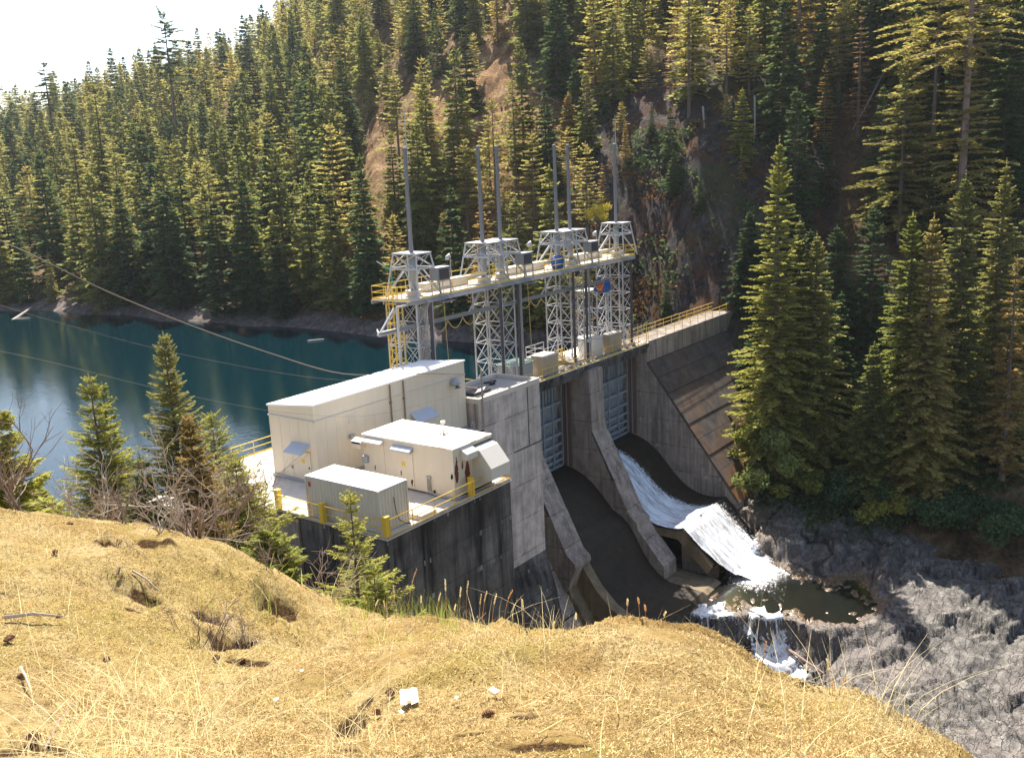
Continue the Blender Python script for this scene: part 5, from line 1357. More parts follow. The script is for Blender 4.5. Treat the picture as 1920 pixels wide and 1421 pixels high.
# scatter over the far hillside --------------------------------------------------
g = np.random.default_rng(11)
cand = []
for _ in range(30000):
    d = 125+(470-125)*g.random()**.85; x = g.uniform(-330, 2250)
    if x < 640: pass
    P = hill_point(x, d)
    if P[2] < -3.2: continue
    px, py = px_of(P)
    dens = 1.0
    # treeless ground in the photograph
    if 690 < x < 1100 and 120 < py < 350: dens = .10
    if 800 < x < 1060 and 150 < py < 310: dens = .04
    if 600 < x < 690 and 130 < py < 240: dens = .3
    if 1120 <= x < 1400 and 200 < py < 640: dens = .28
    if 1400 <= x < 1700 and 200 < py < 420: dens = .3
    if 1400 <= x: dens = min(dens, .75 if py < 200 else .5)
    if 640 < x < 760 and py > 560: dens *= .3
    if x < 640: dens *= 1.0
    if g.random() > dens: continue
    cand.append((P, x, d, px, py))
cell = {}
placed = []
for P, x, d, px, py in cand:
    sp = 5.0 if x < 640 else (4.8 if x < 1120 else 4.4)
    if d > 300: sp *= 1.15
    k0 = (int(P[0]//sp), int(P[1]//sp)); ok = True
    for i in (-1, 0, 1):
        for j in (-1, 0, 1):
            for q in cell.get((k0[0]+i, k0[1]+j), []):
                if (q[0]-P[0])**2+(q[1]-P[1])**2 < sp*sp: ok = False
    if ok:
        cell.setdefault(k0, []).append(P); placed.append((P, x, d, px, py))
trees = []
for P, x, d, px, py in placed:
    s = g.uniform(.62, 1.35) if g.random() < .8 else g.uniform(.4, .6)
    if x < 640:
        s *= 1.22 if d < 260 else 1.12
        kk = g.choice(['fir', 'fir', 'fir', 'firdark', 'firdark', 'pine']) if d < 330 else g.choice(['fir', 'firdark', 'firdark', 'pine'])
    elif x < 1120:
        kk = g.choice(['fir', 'fir', 'pine', 'pine', 'firdark'] + (['brown'] if px > 800 else []))
        s *= 1.05
    else:
        kk = g.choice(['pine', 'pine', 'fir', 'firdark', 'brown', 'redfir'], p=[.3, .15, .2, .2, .10, .05]); s *= 1.12
    if 1120 < x < 1400 and py > 230: s *= .45; kk = g.choice(['firdark', 'firdark', 'brown', 'pine'])
    if x >= 1400 and py > 330: kk = 'firdark'; s *= .85
    if x >= 1400 and py < 250: s *= 1.25
    n = {'fir': 5, 'firdark': 3, 'pine': 4, 'redfir': 2, 'brown': 1}[kk]
    if not (-60 < px < 1990 and py-s*16*FOC/d < 1400 and py > -40): continue
    trees.append((P, s, (kk, int(g.integers(n))), g.uniform(0, 6.28), d, px, py))
# nearest (largest in the picture) become objects, the rest of the wood is one mass
trees.sort(key=lambda t: t[4]/t[1]/(16 if 0 else 1))
GR = {'fir': ('green fir', 'olive green fir growing in the forest on the far hillside', 'green firs on the far hillside'),
      'firdark': ('dark fir', 'dark blue-green fir growing in the forest on the far hillside', 'dark firs on the far hillside'),
      'pine': ('pine', 'thin yellowish pine with bare lower trunk on the far hillside', 'pines on the far hillside'),
      'redfir': ('dead', 'dead red-brown conifer among the green trees on the far hillside', 'dead red conifers on the hillside'),
      'brown': ('brown', 'yellow-brown conifer among greener trees on the far hillside', 'yellow-brown conifers on the hillside')}
NM = {'fir': 'fir_tree', 'firdark': 'fir_tree', 'pine': 'pine_tree', 'redfir': 'dead_conifer', 'brown': 'conifer'}
NTHING = 285
print('hill trees', len(trees))
for P, s, key, rot, d, px, py in trees[:NTHING]:
    place(key, (P[0], P[1], P[2]-.4), s, rot, NM[key[0]], GR[key[0]][1], GR[key[0]][2], sz=float(np.clip(1.0+.12*math.sin(P[0]*3.1), .85, 1.2)))
rest = trees[NTHING:]
byk = {}
for P, s, key, rot, d, px, py in rest:
    V, F = PROTO[key][3], PROTO[key][4]
    # thin the farthest crowns: fewer, larger sprays
    step = 1 if d < 200 else (2 if d < 300 else 3)
    q = V.reshape(-1, 4, 3)[(np.arange(len(F)) % step) == 0]
    if step > 1:
        c = q.mean(1, keepdims=True); q = c+(q-c)*(1.25 if step == 2 else 1.55)
    q = q.reshape(-1, 3)
    c_, s_ = math.cos(rot), math.sin(rot)
    X = q[:, 0]*c_-q[:, 1]*s_; Y = q[:, 0]*s_+q[:, 1]*c_
    W = np.stack([X*s+P[0], Y*s+P[1], q[:, 2]*s*(1+.1*math.sin(P[0]*3.1))+P[2]-.4], -1)
    byk.setdefault({'redfir': 'brownfir', 'brown': 'brownfir'}.get(key[0], key[0]), []).append(W)
tr = MB()
for P, s, key, rot, d, px, py in rest:
    tr.tube([(P[0], P[1], P[2]-.5), (P[0], P[1], P[2]+15*s)], [.2*s, .03], 4, cap=False)
mats = {'fir': 0, 'firdark': 1, 'pine': 2, 'brownfir': 3}
allV = []; mi = []
for k_, L in byk.items():
    W = np.concatenate(L); allV.append(W); mi.append(np.full(len(W)//4, mats[k_], dtype=np.int32))
allV = np.concatenate(allV); mi = np.concatenate(mi)
tv = np.array(tr.v, dtype=np.float32); tf = np.array(tr.f, dtype=np.int32)
nF = np.arange(len(allV)).reshape(-1, 4)
fo = np_mesh('forest', np.concatenate([allV, tv]), np.concatenate([nF, tf+len(allV)]), M['fir'])
for k_ in ('firdark', 'pine', 'brownfir', 'bark'): fo.data.materials.append(M[k_])
fo.data.polygons.foreach_set('material_index', np.concatenate([mi, np.full(len(tf), 4, dtype=np.int32)]))
tag(fo, 'dense conifer forest covering the upper and farther part of the hillside', 'forest', kind='stuff')

# landmark trees on the hill
def by_px(xc, d): return hill_point(xc, d)
for key, x, d, s, lab in ((('tall', 1), 505, 260, .7, 'tall dark fir on the skyline right of the old ragged fir'),):
    P = by_px(x, d); place(key, P, s, d, 'fir_tree', lab, None)
# bare snags on the cliff
for i, (xa, ya, xb, yb, t) in enumerate(((1577, 282, 1668, 115, 143), (1000, 172, 1048, 192, 168), (1062, 182, 1084, 222, 166), (1112, 235, 1130, 205, 160), (1415, 180, 1412, 290, 140), (1318, 200, 1322, 330, 142))):
    o = MB().tube([at(xa, ya, t), at((xa+xb)/2+2, (ya+yb)/2, t+.3), at(xb, yb, t+1)], [.16, .11, .04], 6).build('dead_tree', M['deadwood'])
    b_ = MB()
    for q in range(9):
        u_ = .25+.08*q; C_ = at(xa+(xb-xa)*u_, ya+(yb-ya)*u_, t+.3); D_ = np.array([rnd.gauss(0, 1), rnd.gauss(0, 1), rnd.gauss(.2, .4)]); D_ = D_/np.linalg.norm(D_)*rnd.uniform(.4, 1.2)
        b_.tube([C_, C_+D_], [.04, .012], 4, cap=False)
    q_ = b_.build('branch', M['deadwood']); q_.parent = o; q_.matrix_parent_inverse = Matrix.Identity(4)
    tag(o, ('long pale dead trunk leaning across the dark cliff', 'bare fallen trunk on the orange slope above the hoists, longest of three', 'short bare snag right of the fallen trunk on the orange slope', 'small leaning snag above the right hoist frames', 'upright grey snag at the top of the cliff', 'thin bare snag standing left on the cliff face')[i], 'dead tree')

# ---------------------------------------------------------------- large firs by the river, right
def hero(px, py_base, py_top, t, wpx, name, label, mat='fir', seed=0, base=.05, whorls=60, per=7, twigs=14, droop=.35, gap=.05, shape=.8, leafw=.17, leafl=1.25, sub=1, irregular=.35, trunk='bark', lean_px=0, cat='tree', bough=True, trunk_r=None, group=None, upturn=0.):
    px += (1318-px)/(8715-py_top)*(py_base-py_top)      # px is where the tip stands
    B = at(px, py_base, t)
    h = 1.0
    # height so that the top falls on py_top
    for _ in range(20):
        q = px_of(B+np.array([0, 0, h])); h += (q[1]-py_top)/FOC*t
    r = wpx/2/FOC*t
    V, F, bo = conifer_mesh(h=h, r=r, base=base, whorls=whorls, per=per, twigs=twigs, seed=seed, droop=droop, shape=shape, leafw=leafw, leafl=leafl, irregular=irregular, gap=gap, sub=sub, upturn=upturn)
    th = thing(name, label, cat, tuple(B), group)
    np_mesh('crown', V, F, M[mat], th)
    b = trunk_mb(h, trunk_r or max(.012*h, .05), bo if bough else None, seed, minlen=(.02*h)**2)
    o = b.build('trunk', M[trunk]); o.parent = th
    return th
hero(305, 240, 20, 300, 90, 'fir_tree', 'tallest ragged old fir standing out alone against the white sky', 'firdark', 331, whorls=20, per=4, base=.38, gap=.35, irregular=.6, shape=.4, leafw=.3, leafl=1.6, trunk_r=.4, droop=.2)
hero(80, 230, 115, 320, 50, 'fir_tree', 'ragged fir on the skyline near the left edge', 'firdark', 332, whorls=16, per=4, base=.2, gap=.3, irregular=.5, shape=.45, leafw=.3, leafl=1.4, trunk_r=.3)
hero(172, 420, 140, 225, 70, 'fir_tree', 'tall thin fir with a long bare spire in the left forest', 'fir', 333, whorls=34, per=4, base=.1, gap=.3, irregular=.5, shape=.5, leafw=.24, leafl=1.3, trunk_r=.3)
for i_, (x_, yb_, yt_, t_, w_) in enumerate(((1405, 600, 395, 128, 95), (1440, 620, 430, 126, 110), (1480, 600, 380, 130, 110), (1352, 560, 440, 134, 60), (1520, 640, 430, 126, 120))):
    hero(x_, yb_, yt_, t_, w_, 'fir_tree', ('dark fir on the abutment just behind the end of the crest railing', 'dark fir on the abutment behind the tallest sunlit spire', 'dark fir on the slope above the abutment firs', 'small dark fir at the foot of the cliff left of the crest end', 'dark fir between the two riverside groups, up the slope')[i_], 'firdark', 340+i_, whorls=34)
hero(1462, 935, 255, 111, 190, 'fir_tree', 'tallest sunlit fir at the right end of the dam, with a narrow spire', 'pine' if 0 else 'hero', 301, whorls=84, irregular=.42, shape=.85, droop=.30)
hero(1500, 915, 405, 113, 150, 'fir_tree', 'fir leaning against the right side of the tallest spire', 'fir', 302)
hero(1532, 925, 435, 112, 190, 'fir_tree', 'broad fir with the blunt top just right of the spire', 'fir', 303, whorls=64)
hero(1578, 900, 545, 115, 100, 'fir_tree', 'slender shaded fir between the two groups by the river', 'firdark', 304, whorls=46, gap=.1)
hero(1640, 955, 640, 105, 120, 'fir_tree', 'small fir at the left foot of the right-hand group', 'fir', 305, whorls=46)
hero(1712, 960, 395, 106, 180, 'fir_tree', 'left fir of the right-hand group, with rounded yellowish crown', 'hero', 306, whorls=70, irregular=.4)
hero(1752, 965, 400, 104, 170, 'fir_tree', 'second fir of the right-hand group, just left of the tall one', 'pine', 307, whorls=66)
hero(1812, 970, 322, 107, 200, 'fir_tree', 'tallest fir in the middle of the right-hand group', 'fir', 308, whorls=80, gap=.12)
hero(1888, 985, 298, 109, 190, 'fir_tree', 'dense fir near the right edge of the picture', 'fir', 309, whorls=80)
hero(1950, 1000, 330, 111, 190, 'fir_tree', 'fir cut by the right edge of the picture', 'fir', 310, whorls=76)
hero(1908, 900, 480, 100, 110, 'fir_tree', 'sparse brownish fir with bare branch ends at the right edge', 'brownfir', 311, whorls=40, per=5, twigs=8, gap=.35, irregular=.5)
hero(1640, 860, 380, 124, 200, 'cedar_tree', 'dark drooping cedar behind the river firs', 'firdark', 312, whorls=50, droop=.55)
hero(1570, 760, 420, 124, 180, 'cedar_tree', 'dark cedar in the gully left of the right-hand group', 'firdark', 313, whorls=40, droop=.6)
hero(1700, 520, 110, 128, 170, 'pine_tree', 'old pine with broken crown on the slope above the river firs', 'pine', 314, whorls=34, per=5, gap=.25, irregular=.5, shape=.5, base=.2, leafw=.2)
hero(1815, 520, 55, 124, 190, 'pine_tree', 'tall ragged pine on the upper right slope', 'pine', 315, whorls=38, per=5, gap=.28, irregular=.5, shape=.5, base=.12, leafw=.2)
hero(1836, 360, -210, 121, 260, 'pine_tree', 'huge pine whose pink trunk runs out of the top right of the picture', 'pine', 316, whorls=22, per=4, gap=.35, irregular=.5, shape=.35, base=.45, trunk='barkred', trunk_r=.42, leafw=.2)
hero(1765, 250, -60, 128, 230, 'pine_tree', 'flat topped pine with wide yellow boughs at upper right', 'pine', 317, whorls=14, per=5, gap=.2, irregular=.45, shape=.35, base=.45, leafw=.22)
hero(1905, 420, -60, 132, 220, 'fir_tree', 'dark fir filling the upper right corner', 'firdark', 318, whorls=60)
hero(1392, 330, 165, 138, 62, 'fir_tree', 'small sunlit fir standing alone on the cliff edge', 'hero', 319, whorls=30, leafw=.12, leafl=.8)
hero(1065, 330, 175, 158, 60, 'pine_tree', 'orange-tinged pine above the third hoist cluster', 'brownfir', 320, whorls=26, leafw=.16)
hero(1405, 800, 640, 120, 90, 'cedar_tree', 'dark young cedar behind the end of the dam', 'firdark', 321, whorls=26)
# broadleaf shrubs on the bank
def bush(px, py, t, w, h, mat, label, seed, n=2600, leaf=.13, name='shrub'):
    B = at(px, py, t); gg = np.random.default_rng(seed)
    th = thing(name, label, 'shrub', tuple(B))
    nb = 14
    C = np.stack([gg.normal(0, w*.28, nb), gg.normal(0, w*.28, nb), h*(.3+.55*gg.random(nb))], -1)
    idx = gg.integers(nb, size=n)
    D = gg.normal(size=(n, 3)); D /= np.linalg.norm(D, axis=1)[:, None]
    P = C[idx]+D*(gg.random(n)**.4)[:, None]*np.array([w*.24, w*.24, h*.22])
    A = gg.normal(size=(n, 3)); A /= np.linalg.norm(A, axis=1)[:, None]
    Bv = np.cross(A, gg.normal(size=(n, 3))); Bv /= np.linalg.norm(Bv, axis=1)[:, None]
    l = leaf*(.6+.8*gg.random(n))[:, None]
    V = np.stack([P-A*l, P+Bv*l*.5, P+A*l, P-Bv*l*.5], 1).reshape(-1, 3)
    np_mesh('foliage', V, np.arange(len(V)).reshape(-1, 4), M[mat], th)
    s = MB()
    for c in C: s.tube([(0, 0, 0), tuple(c*.5+gg.normal(0, .05, 3)), tuple(c)], [.05, .03, .01], 4, cap=False)
    o = s.build('stem', M['bark']); o.parent = th
for i, a in enumerate(((1415, 935, 106, 3.2, 4.0, 'shrub', 'grey-green willow bush at the toe of the mossy dam face'), (1455, 900, 107, 4.5, 6.0, 'shrub', 'yellow-green bush below the tallest riverside fir'), (1425, 860, 109, 3.5, 4.0, 'yellowleaf' if 0 else 'hero', 'bright bush beside the sloping dam blocks'),
                       (1500, 935, 107, 5, 3.6, 'hero', 'low dark bush at the edge of the rock shelf'), (1590, 950, 105, 6, 4.2, 'firdark', 'shaded bush below the slender fir'), (1690, 985, 103, 6, 4.2, 'hero', 'bush at the foot of the right-hand group of firs'),
                       (1790, 1000, 100, 7, 4.5, 'firdark', 'broad shaded bush along the rock shelf near the right edge'), (1890, 1030, 97, 7, 4.5, 'firdark', 'shaded bush at the right edge above the rocks'), (1650, 900, 109, 6, 6, 'shrub', 'sunlit undergrowth bush between the firs'), (1125, 420, 135, 3.4, 3.0, 'yellowleaf', 'small tree with bright yellow leaves behind the rightmost hoist'))):
    bush(a[0], a[1], a[2], a[3], a[4], a[5], a[6], 400+i, n=1100 if a[3] < 3.45 else 3600, leaf=.22 if a[5] != 'yellowleaf' else .16)

# ---------------------------------------------------------------- young firs behind the near mound
def young(px, d, py_top, wpx, label, seed, mat='hero', whorls=26, per=6, twigs=16, gap=.08, leafw=.022, leafl=.42, droop=.10, shape=.8, py_base=None, base=.05, sub=2, irregular=.3, upturn=.15):
    G = ground_point(px, d)
    shape = max(shape, .62)+.2
    th = hero(px, px_of(G)[1] if py_base is None else py_base, py_top, G_depth(G), wpx, 'young_fir', label, mat, seed, base=base, whorls=whorls, per=per, twigs=twigs, droop=droop, gap=gap, shape=shape, leafw=leafw, leafl=leafl, sub=sub, irregular=irregular, upturn=upturn)
    return th
def G_depth(G): return float((np.array(G)-np.array([0, 0, H]))@CF)
young(165, 27, 700, 190, 'young twin-topped fir on the left behind the mound', 501, whorls=30)
young(190, 28, 716, 130, 'second leader of the twin-topped fir, slightly right of it', 502, whorls=24)
young(305, 27, 622, 220, 'tallest young fir behind the mound, dark green with pointed top', 503, 'fir', whorls=44, twigs=18)
young(395, 31, 770, 210, 'broad light green young fir beside the tallest one', 504, whorls=26, shape=.5)
young(352, 25, 775, 120, 'brownish young fir in front of the light green one', 505, 'brownfir', whorls=26)
young(260, 26, 850, 150, 'low young fir filling the gap between the taller ones', 506, 'fir', whorls=18, shape=.5)
young(440, 27, 860, 200, 'bushy young fir at the left end of the dark wall', 507, 'hero', whorls=24, shape=.45)
young(500, 24, 985, 130, 'small spreading fir in front of the dark wall corner', 508, 'hero', whorls=16, shape=.5)
young(655, 25, 915, 190, 'slim young fir with open branches in front of the streaked wall', 509, 'hero', whorls=22, per=5, gap=.18, twigs=14, base=.0, irregular=.45)
young(700, 23, 1060, 120, 'small fir at the foot of the slim open fir', 510, 'hero', whorls=14, shape=.5)
young(-15, 13, 770, 150, 'fir branch end reaching in at the left edge of the picture', 512, 'hero', whorls=16, gap=.3)
young(60, 22, 905, 120, 'low fir at the left behind the bare bush', 511, 'hero', whorls=14, shape=.5)

# ---------------------------------------------------------------- bare shrubs, twigs
def twiggy(px, d, hgt, label, seed, n=7, spread=.5, mat='twig', py=None, name='bare_shrub', depth=4, r0=.012, lean=(0, 0)):
    G = ground_point(px, d); r_ = random.Random(seed); b = MB()
    def grow(p, dr, L, r, k):
        segs = 3; pts = [p]; q = p
        for i in range(segs):
            dr = (dr+Vector((r_.gauss(0, .13), r_.gauss(0, .13), r_.gauss(.02, .08)))).normalized(); q = q+dr*(L/segs); pts.append(q)
        b.tube(pts, [r, r*.85, r*.7, r*.55], 4 if k < depth else 3, cap=False)
        if k > 0:
            for i in range(r_.choice((2, 3, 3))):
                pp = pts[r_.choice((1, 2, 3))]
                nd = (dr+Vector((r_.gauss(0, .55), r_.gauss(0, .55), r_.gauss(0.05, .35)))).normalized()
                grow(pp, nd, L*r_.uniform(.5, .8), r*.6, k-1)
    for i in range(n):
        a = r_.uniform(0, 6.28); sp = r_.uniform(.1, spread)
        grow(Vector((r_.gauss(0, .05), r_.gauss(0, .05), 0)), Vector((math.cos(a)*sp+lean[0], math.sin(a)*sp+lean[1], 1)).normalized(), hgt*r_.uniform(.4, .6), r0*r_.uniform(.7, 1.1), depth-1)
    o = b.build(name, M[mat]); o.location = tuple(G-np.array([0, 0, .03]))
    tag(o, label, 'shrub'); return o
twiggy(30, 8.5, 1.1, 'bare dark-stemmed bush at the left edge of the mound', 601, n=8, spread=.6)
twiggy(150, 13, 1.6, 'tangle of bare branches in front of the twin-topped fir', 602, n=9, spread=.8, mat='twigpale', r0=.016)
twiggy(220, 12, 1.3, 'bare reddish twigs left of the tallest young fir', 603, n=8, spread=.8)
twiggy(360, 11.5, 1.3, 'large tangle of pale bare branches behind the mound crest', 604, n=10, spread=1.1, mat='twigpale', r0=.014)
twiggy(410, 11.5, 1.4, 'large tangle of brown bare branches reaching right towards the deck', 605, n=10, spread=1.2, mat='twig', lean=(.4, -.4))
twiggy(360, 9.0, .55, 'bare shrub in the middle of the left mound', 606, n=8, spread=1.0)
twiggy(300, 8.2, .5, 'small bare shrub on the left mound', 607, n=6, spread=1.0, mat='twigpale', r0=.008)
twiggy(235, 8.8, .45, 'short bare stem on the left mound', 608, n=2, spread=.4)
twiggy(355, 5.9, .38, 'thin bare shrub beside the lower hollow', 609, n=8, spread=1.1, r0=.005)
twiggy(430, 6.4, .38, 'bare twigs hanging over the lower hollow', 610, n=6, spread=1.0, r0=.005, mat='twigpale')
twiggy(500, 8.1, .35, 'bare twigs over the upper hollow', 611, n=6, spread=1.0, r0=.005)
twiggy(620, 11, .9, 'thin bare twigs below the slim open fir', 612, n=6, spread=.7, mat='twigpale', r0=.008)
twiggy(730, 9.6, .5, 'reddish twigs at the crest under the streaked wall', 613, n=6, spread=.6, r0=.006)

# ---------------------------------------------------------------- pine cones
def cone_mesh(seed):
    b = MB(); r_ = random.Random(seed); L = .075; R0 = .026
    b.tube([(0, 0, 0), (L*.5, 0, 0), (L, 0, 0)], [R0*.5, R0*.6, R0*.1], 6)
    for i in range(70):
        u = (i+.5)/70; a = i*2.4; rr = R0*math.sin(math.pi*min(1, u*.85+.12))
        c = Vector((u*L, math.cos(a)*rr*.4, math.sin(a)*rr*.4)); e = Vector((u*L+.006, math.cos(a)*rr*1.25, math.sin(a)*rr*1.25))
        t = Vector((0, -math.sin(a), math.cos(a)))*.006
        b.add([c-t, c+t, e+t*1.3, e-t*1.3], [(0, 1, 2, 3)])
    return b
cm = None
for i, (x, y, s, lab) in enumerate(((8, 1208, 1.5, 'pine cone at the far left edge of the mound'), (400, 1240, 1.2, 'pine cone left of the lower hollow'), (48, 1272, 1.1, 'pine cone in the lower left moss'), (98, 1044, 1.2, 'small pine cone on the upper left mound'), (115, 1158, 1.0, 'pine cone left of the bare shrub'),
                                    (903, 1345, 1.5, 'largest pine cone right of the white paper'), (715, 1345, 1.1, 'pine cone left below the white paper'), (205, 1240, 1.2, 'pine cone in the left middle of the moss'), (60, 1400, 1.8, 'pine cone at the bottom left corner'), (138, 985, 1.4, 'pine cone on the crest at upper left'), (118, 970, 1.2, 'smaller pine cone on the crest at upper left'), (460, 1242, 1.0, 'pine cone below the lower hollow'), (740, 1305, 1.3, 'pine cone just above the white paper'))):
    Q = ground_hit(x, y)
    if Q is None: continue
    o = cone_mesh(i).build('pine_cone', M['coneb'])
    o.location = tuple(Q+np.array([0, 0, .015])); o.scale = (s*.5, s*.5, s*.5); o.rotation_euler = (rnd.uniform(-.4, .4), rnd.uniform(-.4, .4), rnd.uniform(0, 6.28))
    tag(o, lab, 'pine cone')
# litter paper
def paper(x, y, w, label, seed, name='paper_scrap'):
    Q = ground_hit(x, y)
    if Q is None: return
    r_ = random.Random(seed); n = 12; V = []; F = []
    for i in range(n+1):
        for j in range(n+1):
            u, v = i/n-.5, j/n-.5
            z = .02+w*.10*mnoise.noise(Vector((u*3+seed, v*3, 0)))+w*.12*abs(u)
            ed = .08*mnoise.noise(Vector((u*5, v*5, seed)))
            V.append(((u*(1+ed))*w, (v*(1+ed))*w*.75, z))
    for i in range(n):
        for j in range(n):
            if seed == 1 and (i < 3 and 4 < j < 8): continue
            F.append((i*(n+1)+j, (i+1)*(n+1)+j, (i+1)*(n+1)+j+1, i*(n+1)+j+1))
    o = MB().add(V, F).build(name, M['paper'])
    o.location = tuple(Q+np.array([0, 0, .02])); o.rotation_euler = (0, -.1, r_.uniform(0, 6)); tag(o, label, 'litter')
paper(768, 1322, .115, 'torn piece of white paper lying on the moss', 1)
paper(520, 1325, .025, 'tiny white scrap left of the torn paper', 2); paper(753, 1348, .025, 'tiny white scrap just below the torn paper', 3); paper(927, 1308, .045, 'small white scrap right of the torn paper', 4); paper(857, 1322, .02, 'tiny white scrap between the torn paper and the right scrap', 5); paper(568, 1270, .02, 'tiny white scrap on the moss above the centre', 6)
# fallen sticks
def stick(x0, y0, x1, y1, r, label, mat='twig'):
    A, B = ground_hit(x0, y0), ground_hit(x1, y1)
    if A is None or B is None: return
    A = Vector(A)+Vector((0, 0, .03)); B = Vector(B)+Vector((0, 0, .04)); mid = (A+B)/2+Vector((0, 0, .02))
    o = MB().tube([A, mid, B], [r, r*.8, r*.4], 5).build('fallen_stick', M[mat]); tag(o, label, 'stick')
stick(10, 1166, 120, 1168, .012, 'thick grey stick lying on the left mound', 'twigpale'); stick(85, 1418, 142, 1330, .005, 'thin dark stick at the bottom left'); stick(222, 1088, 232, 1075, .012, 'short upright dark stick on the left mound'); stick(250, 1080, 300, 1120, .008, 'pale stick across the moss near the small bare shrub', 'twigpale')
stick(1490, 1262, 1560, 1290, .006, 'pale stick on the right shoulder of the mound', 'twigpale'); stick(760, 1190, 780, 1175, .004, 'short stick at the crest in the centre'); stick(40, 1262, 62, 1312, .007, 'curved twig by the lower left pine cone', 'twigpale'); stick(1010, 1390, 1100, 1360, .004, 'thin straw-coloured stick at the bottom centre', 'hose')
o = MB().tube([at(1475, 1215, t_at_z(1475, 1215, -24.0)), at(1545, 1262, t_at_z(1545, 1262, -24.2))], [.14, .07], 6).build('drift_log', M['barkred']); tag(o, 'dark driftwood log lying on the black rocks beside the cascade', 'log')
o = MB().tube([at(1575, 1305, t_at_z(1575, 1305, -24.6)), at(1560, 1330, t_at_z(1560, 1330, -25.0))], [.08, .05], 6).build('drift_log', M['deadwood']); tag(o, 'small pale driftwood piece low on the rocks', 'log')
# ================================================================== moss tufts and dry grass (uncountable)
M['straw'] = foliage_mat('straw', [(.42, .32, .14), (.60, .48, .25), (.74, .64, .42)], trans=.4, nscale=3)
M['mosst'] = foliage_mat('moss_tufts', [(.17, .12, .04), (.42, .30, .12), (.64, .49, .25)], trans=.2, nscale=1.6)
M['greengrass'] = foliage_mat('green_grass', [(.10, .15, .03), (.20, .25, .05), (.36, .36, .10)], trans=.4, nscale=3)
M['brownbush'] = foliage_mat('brown_shrubs', [(.05, .03, .015), (.12, .06, .025), (.20, .11, .04)], trans=.25, nscale=.5)
M['seed'] = foliage_mat('seed_heads', [(.34, .17, .07), (.50, .28, .12), (.62, .42, .20)], trans=.3, nscale=3)
g = np.random.default_rng(77)
def sample_ground(n, xr, dr, pw=1.0):
    x = g.uniform(xr[0], xr[1], n); d = dr[0]+(dr[1]-dr[0])*g.random(n)**pw
    fj = np.clip((x+900)/6, 0, len(gx)-1.001); fi = np.interp(d, gd, np.arange(len(gd)))
    fi = np.clip(fi, 0, len(gd)-1.001)
    i0 = fi.astype(int); j0 = fj.astype(int); a = (fi-i0)[:, None]; b = (fj-j0)[:, None]
    G = np.stack([GX, GY, GZ], -1)
    return (G[i0, j0]*(1-a)*(1-b)+G[i0+1, j0]*a*(1-b)+G[i0, j0+1]*(1-a)*b+G[i0+1, j0+1]*a*b), x, d
# moss: short stubby tufts, 3 leaves each
n = 260000
P, x, d = sample_ground(n, (-60, 1990), (2.8, 11.5), 1.0)
clump = fbm(P[:, 0]*2.2, P[:, 1]*2.2, octv=3, seed=61)
fj = np.clip(((x+900)/6).round().astype(int), 0, len(gx)-1); fi = np.clip(np.interp(d, gd, np.arange(len(gd))).round().astype(int), 0, len(gd)-1)
keep = (clump > -.45) & (HOLL[fi, fj] < .25); P = P[keep]; clump = clump[keep]; n = len(P)
D = g.normal(size=(n, 3))*[1, 1, .3]+[0, 0, .7]; D /= np.linalg.norm(D, axis=1)[:, None]
L = (.006+.012*g.random(n)+.010*np.clip(clump, 0, 1))[:, None]
W = np.cross(D, g.normal(size=(n, 3))); W /= np.linalg.norm(W, axis=1)[:, None]+1e-9
w = (.0016+.0018*g.random(n))[:, None]
V = np.stack([P-D*L*.2-W*w, P-D*L*.2+W*w, P+D*L+W*w*.5, P+D*L-W*w*.5], 1).reshape(-1, 3)
o = np_mesh('moss', V, np.arange(len(V)).reshape(-1, 4), M['mosst']); tag(o, 'golden dry moss covering the near mound', 'moss', kind='stuff')
def blades(name, P, hmin, hmax, width, mat, label, lean=.8, cat='grass', segs=4, curl=1.0, seed=0):
    n = len(P); az = g.uniform(0, 6.28, n); h = g.uniform(hmin, hmax, n); ln = g.uniform(.15, lean, n)
    dirh = np.stack([np.cos(az), np.sin(az), np.zeros(n)], -1); side = np.stack([-np.sin(az), np.cos(az), np.zeros(n)], -1)
    side = side*np.cos(g.uniform(0, 3, n))[:, None]*1.0+dirh*.3
    pts = []
    for k in range(segs+1):
        t = k/segs
        pts.append(P+dirh*(ln*h*t*t*curl)[:, None]+np.array([0, 0, 1.])*(h*(t-.35*ln*t*t*curl))[:, None])
    V = []
    wd = width*(.7+.6*g.random(n))[:, None]
    for k in range(segs):
        a, b = pts[k], pts[k+1]; wa = wd*(1-k/segs*.9); wb = wd*(1-(k+1)/segs*.9)
        V.append(np.stack([a-side*wa, a+side*wa, b+side*wb, b-side*wb], 1))
    V = np.concatenate(V).reshape(-1, 3)
    o = np_mesh(name, V, np.arange(len(V)).reshape(-1, 4), M[mat]); tag(o, label, cat, kind='stuff'); return o
def clumps(n, per, xr, dr, sd):
    C, x, d = sample_ground(n, xr, dr); P = np.repeat(C, per, 0)+np.concatenate([g.normal(0, sd, (n*per, 2)), np.zeros((n*per, 1))], 1); return P
P1 = clumps(34, 14, (-20, 700), (3.0, 4.8), .09); P2 = clumps(22, 10, (850, 1750), (3.1, 5.0), .07); P3 = clumps(40, 7, (-20, 1700), (4.0, 8.5), .06); P4 = clumps(16, 14, (20, 500), (3.3, 4.6), .12)
blades('dry_grass', np.concatenate([P1, P2, P3, P4]), .14, .46, .0022, 'straw', 'long pale dry grass blades arching over the moss', lean=1.6)
Pg = clumps(24, 16, (620, 860), (7.0, 8.8), .05); Pg2 = clumps(10, 10, (180, 520), (5.6, 8.0), .05)
blades('green_grass', np.concatenate([Pg, Pg2]), .14, .38, .0022, 'greengrass', 'thin green grass tufts along the crest of the mound', lean=.5)
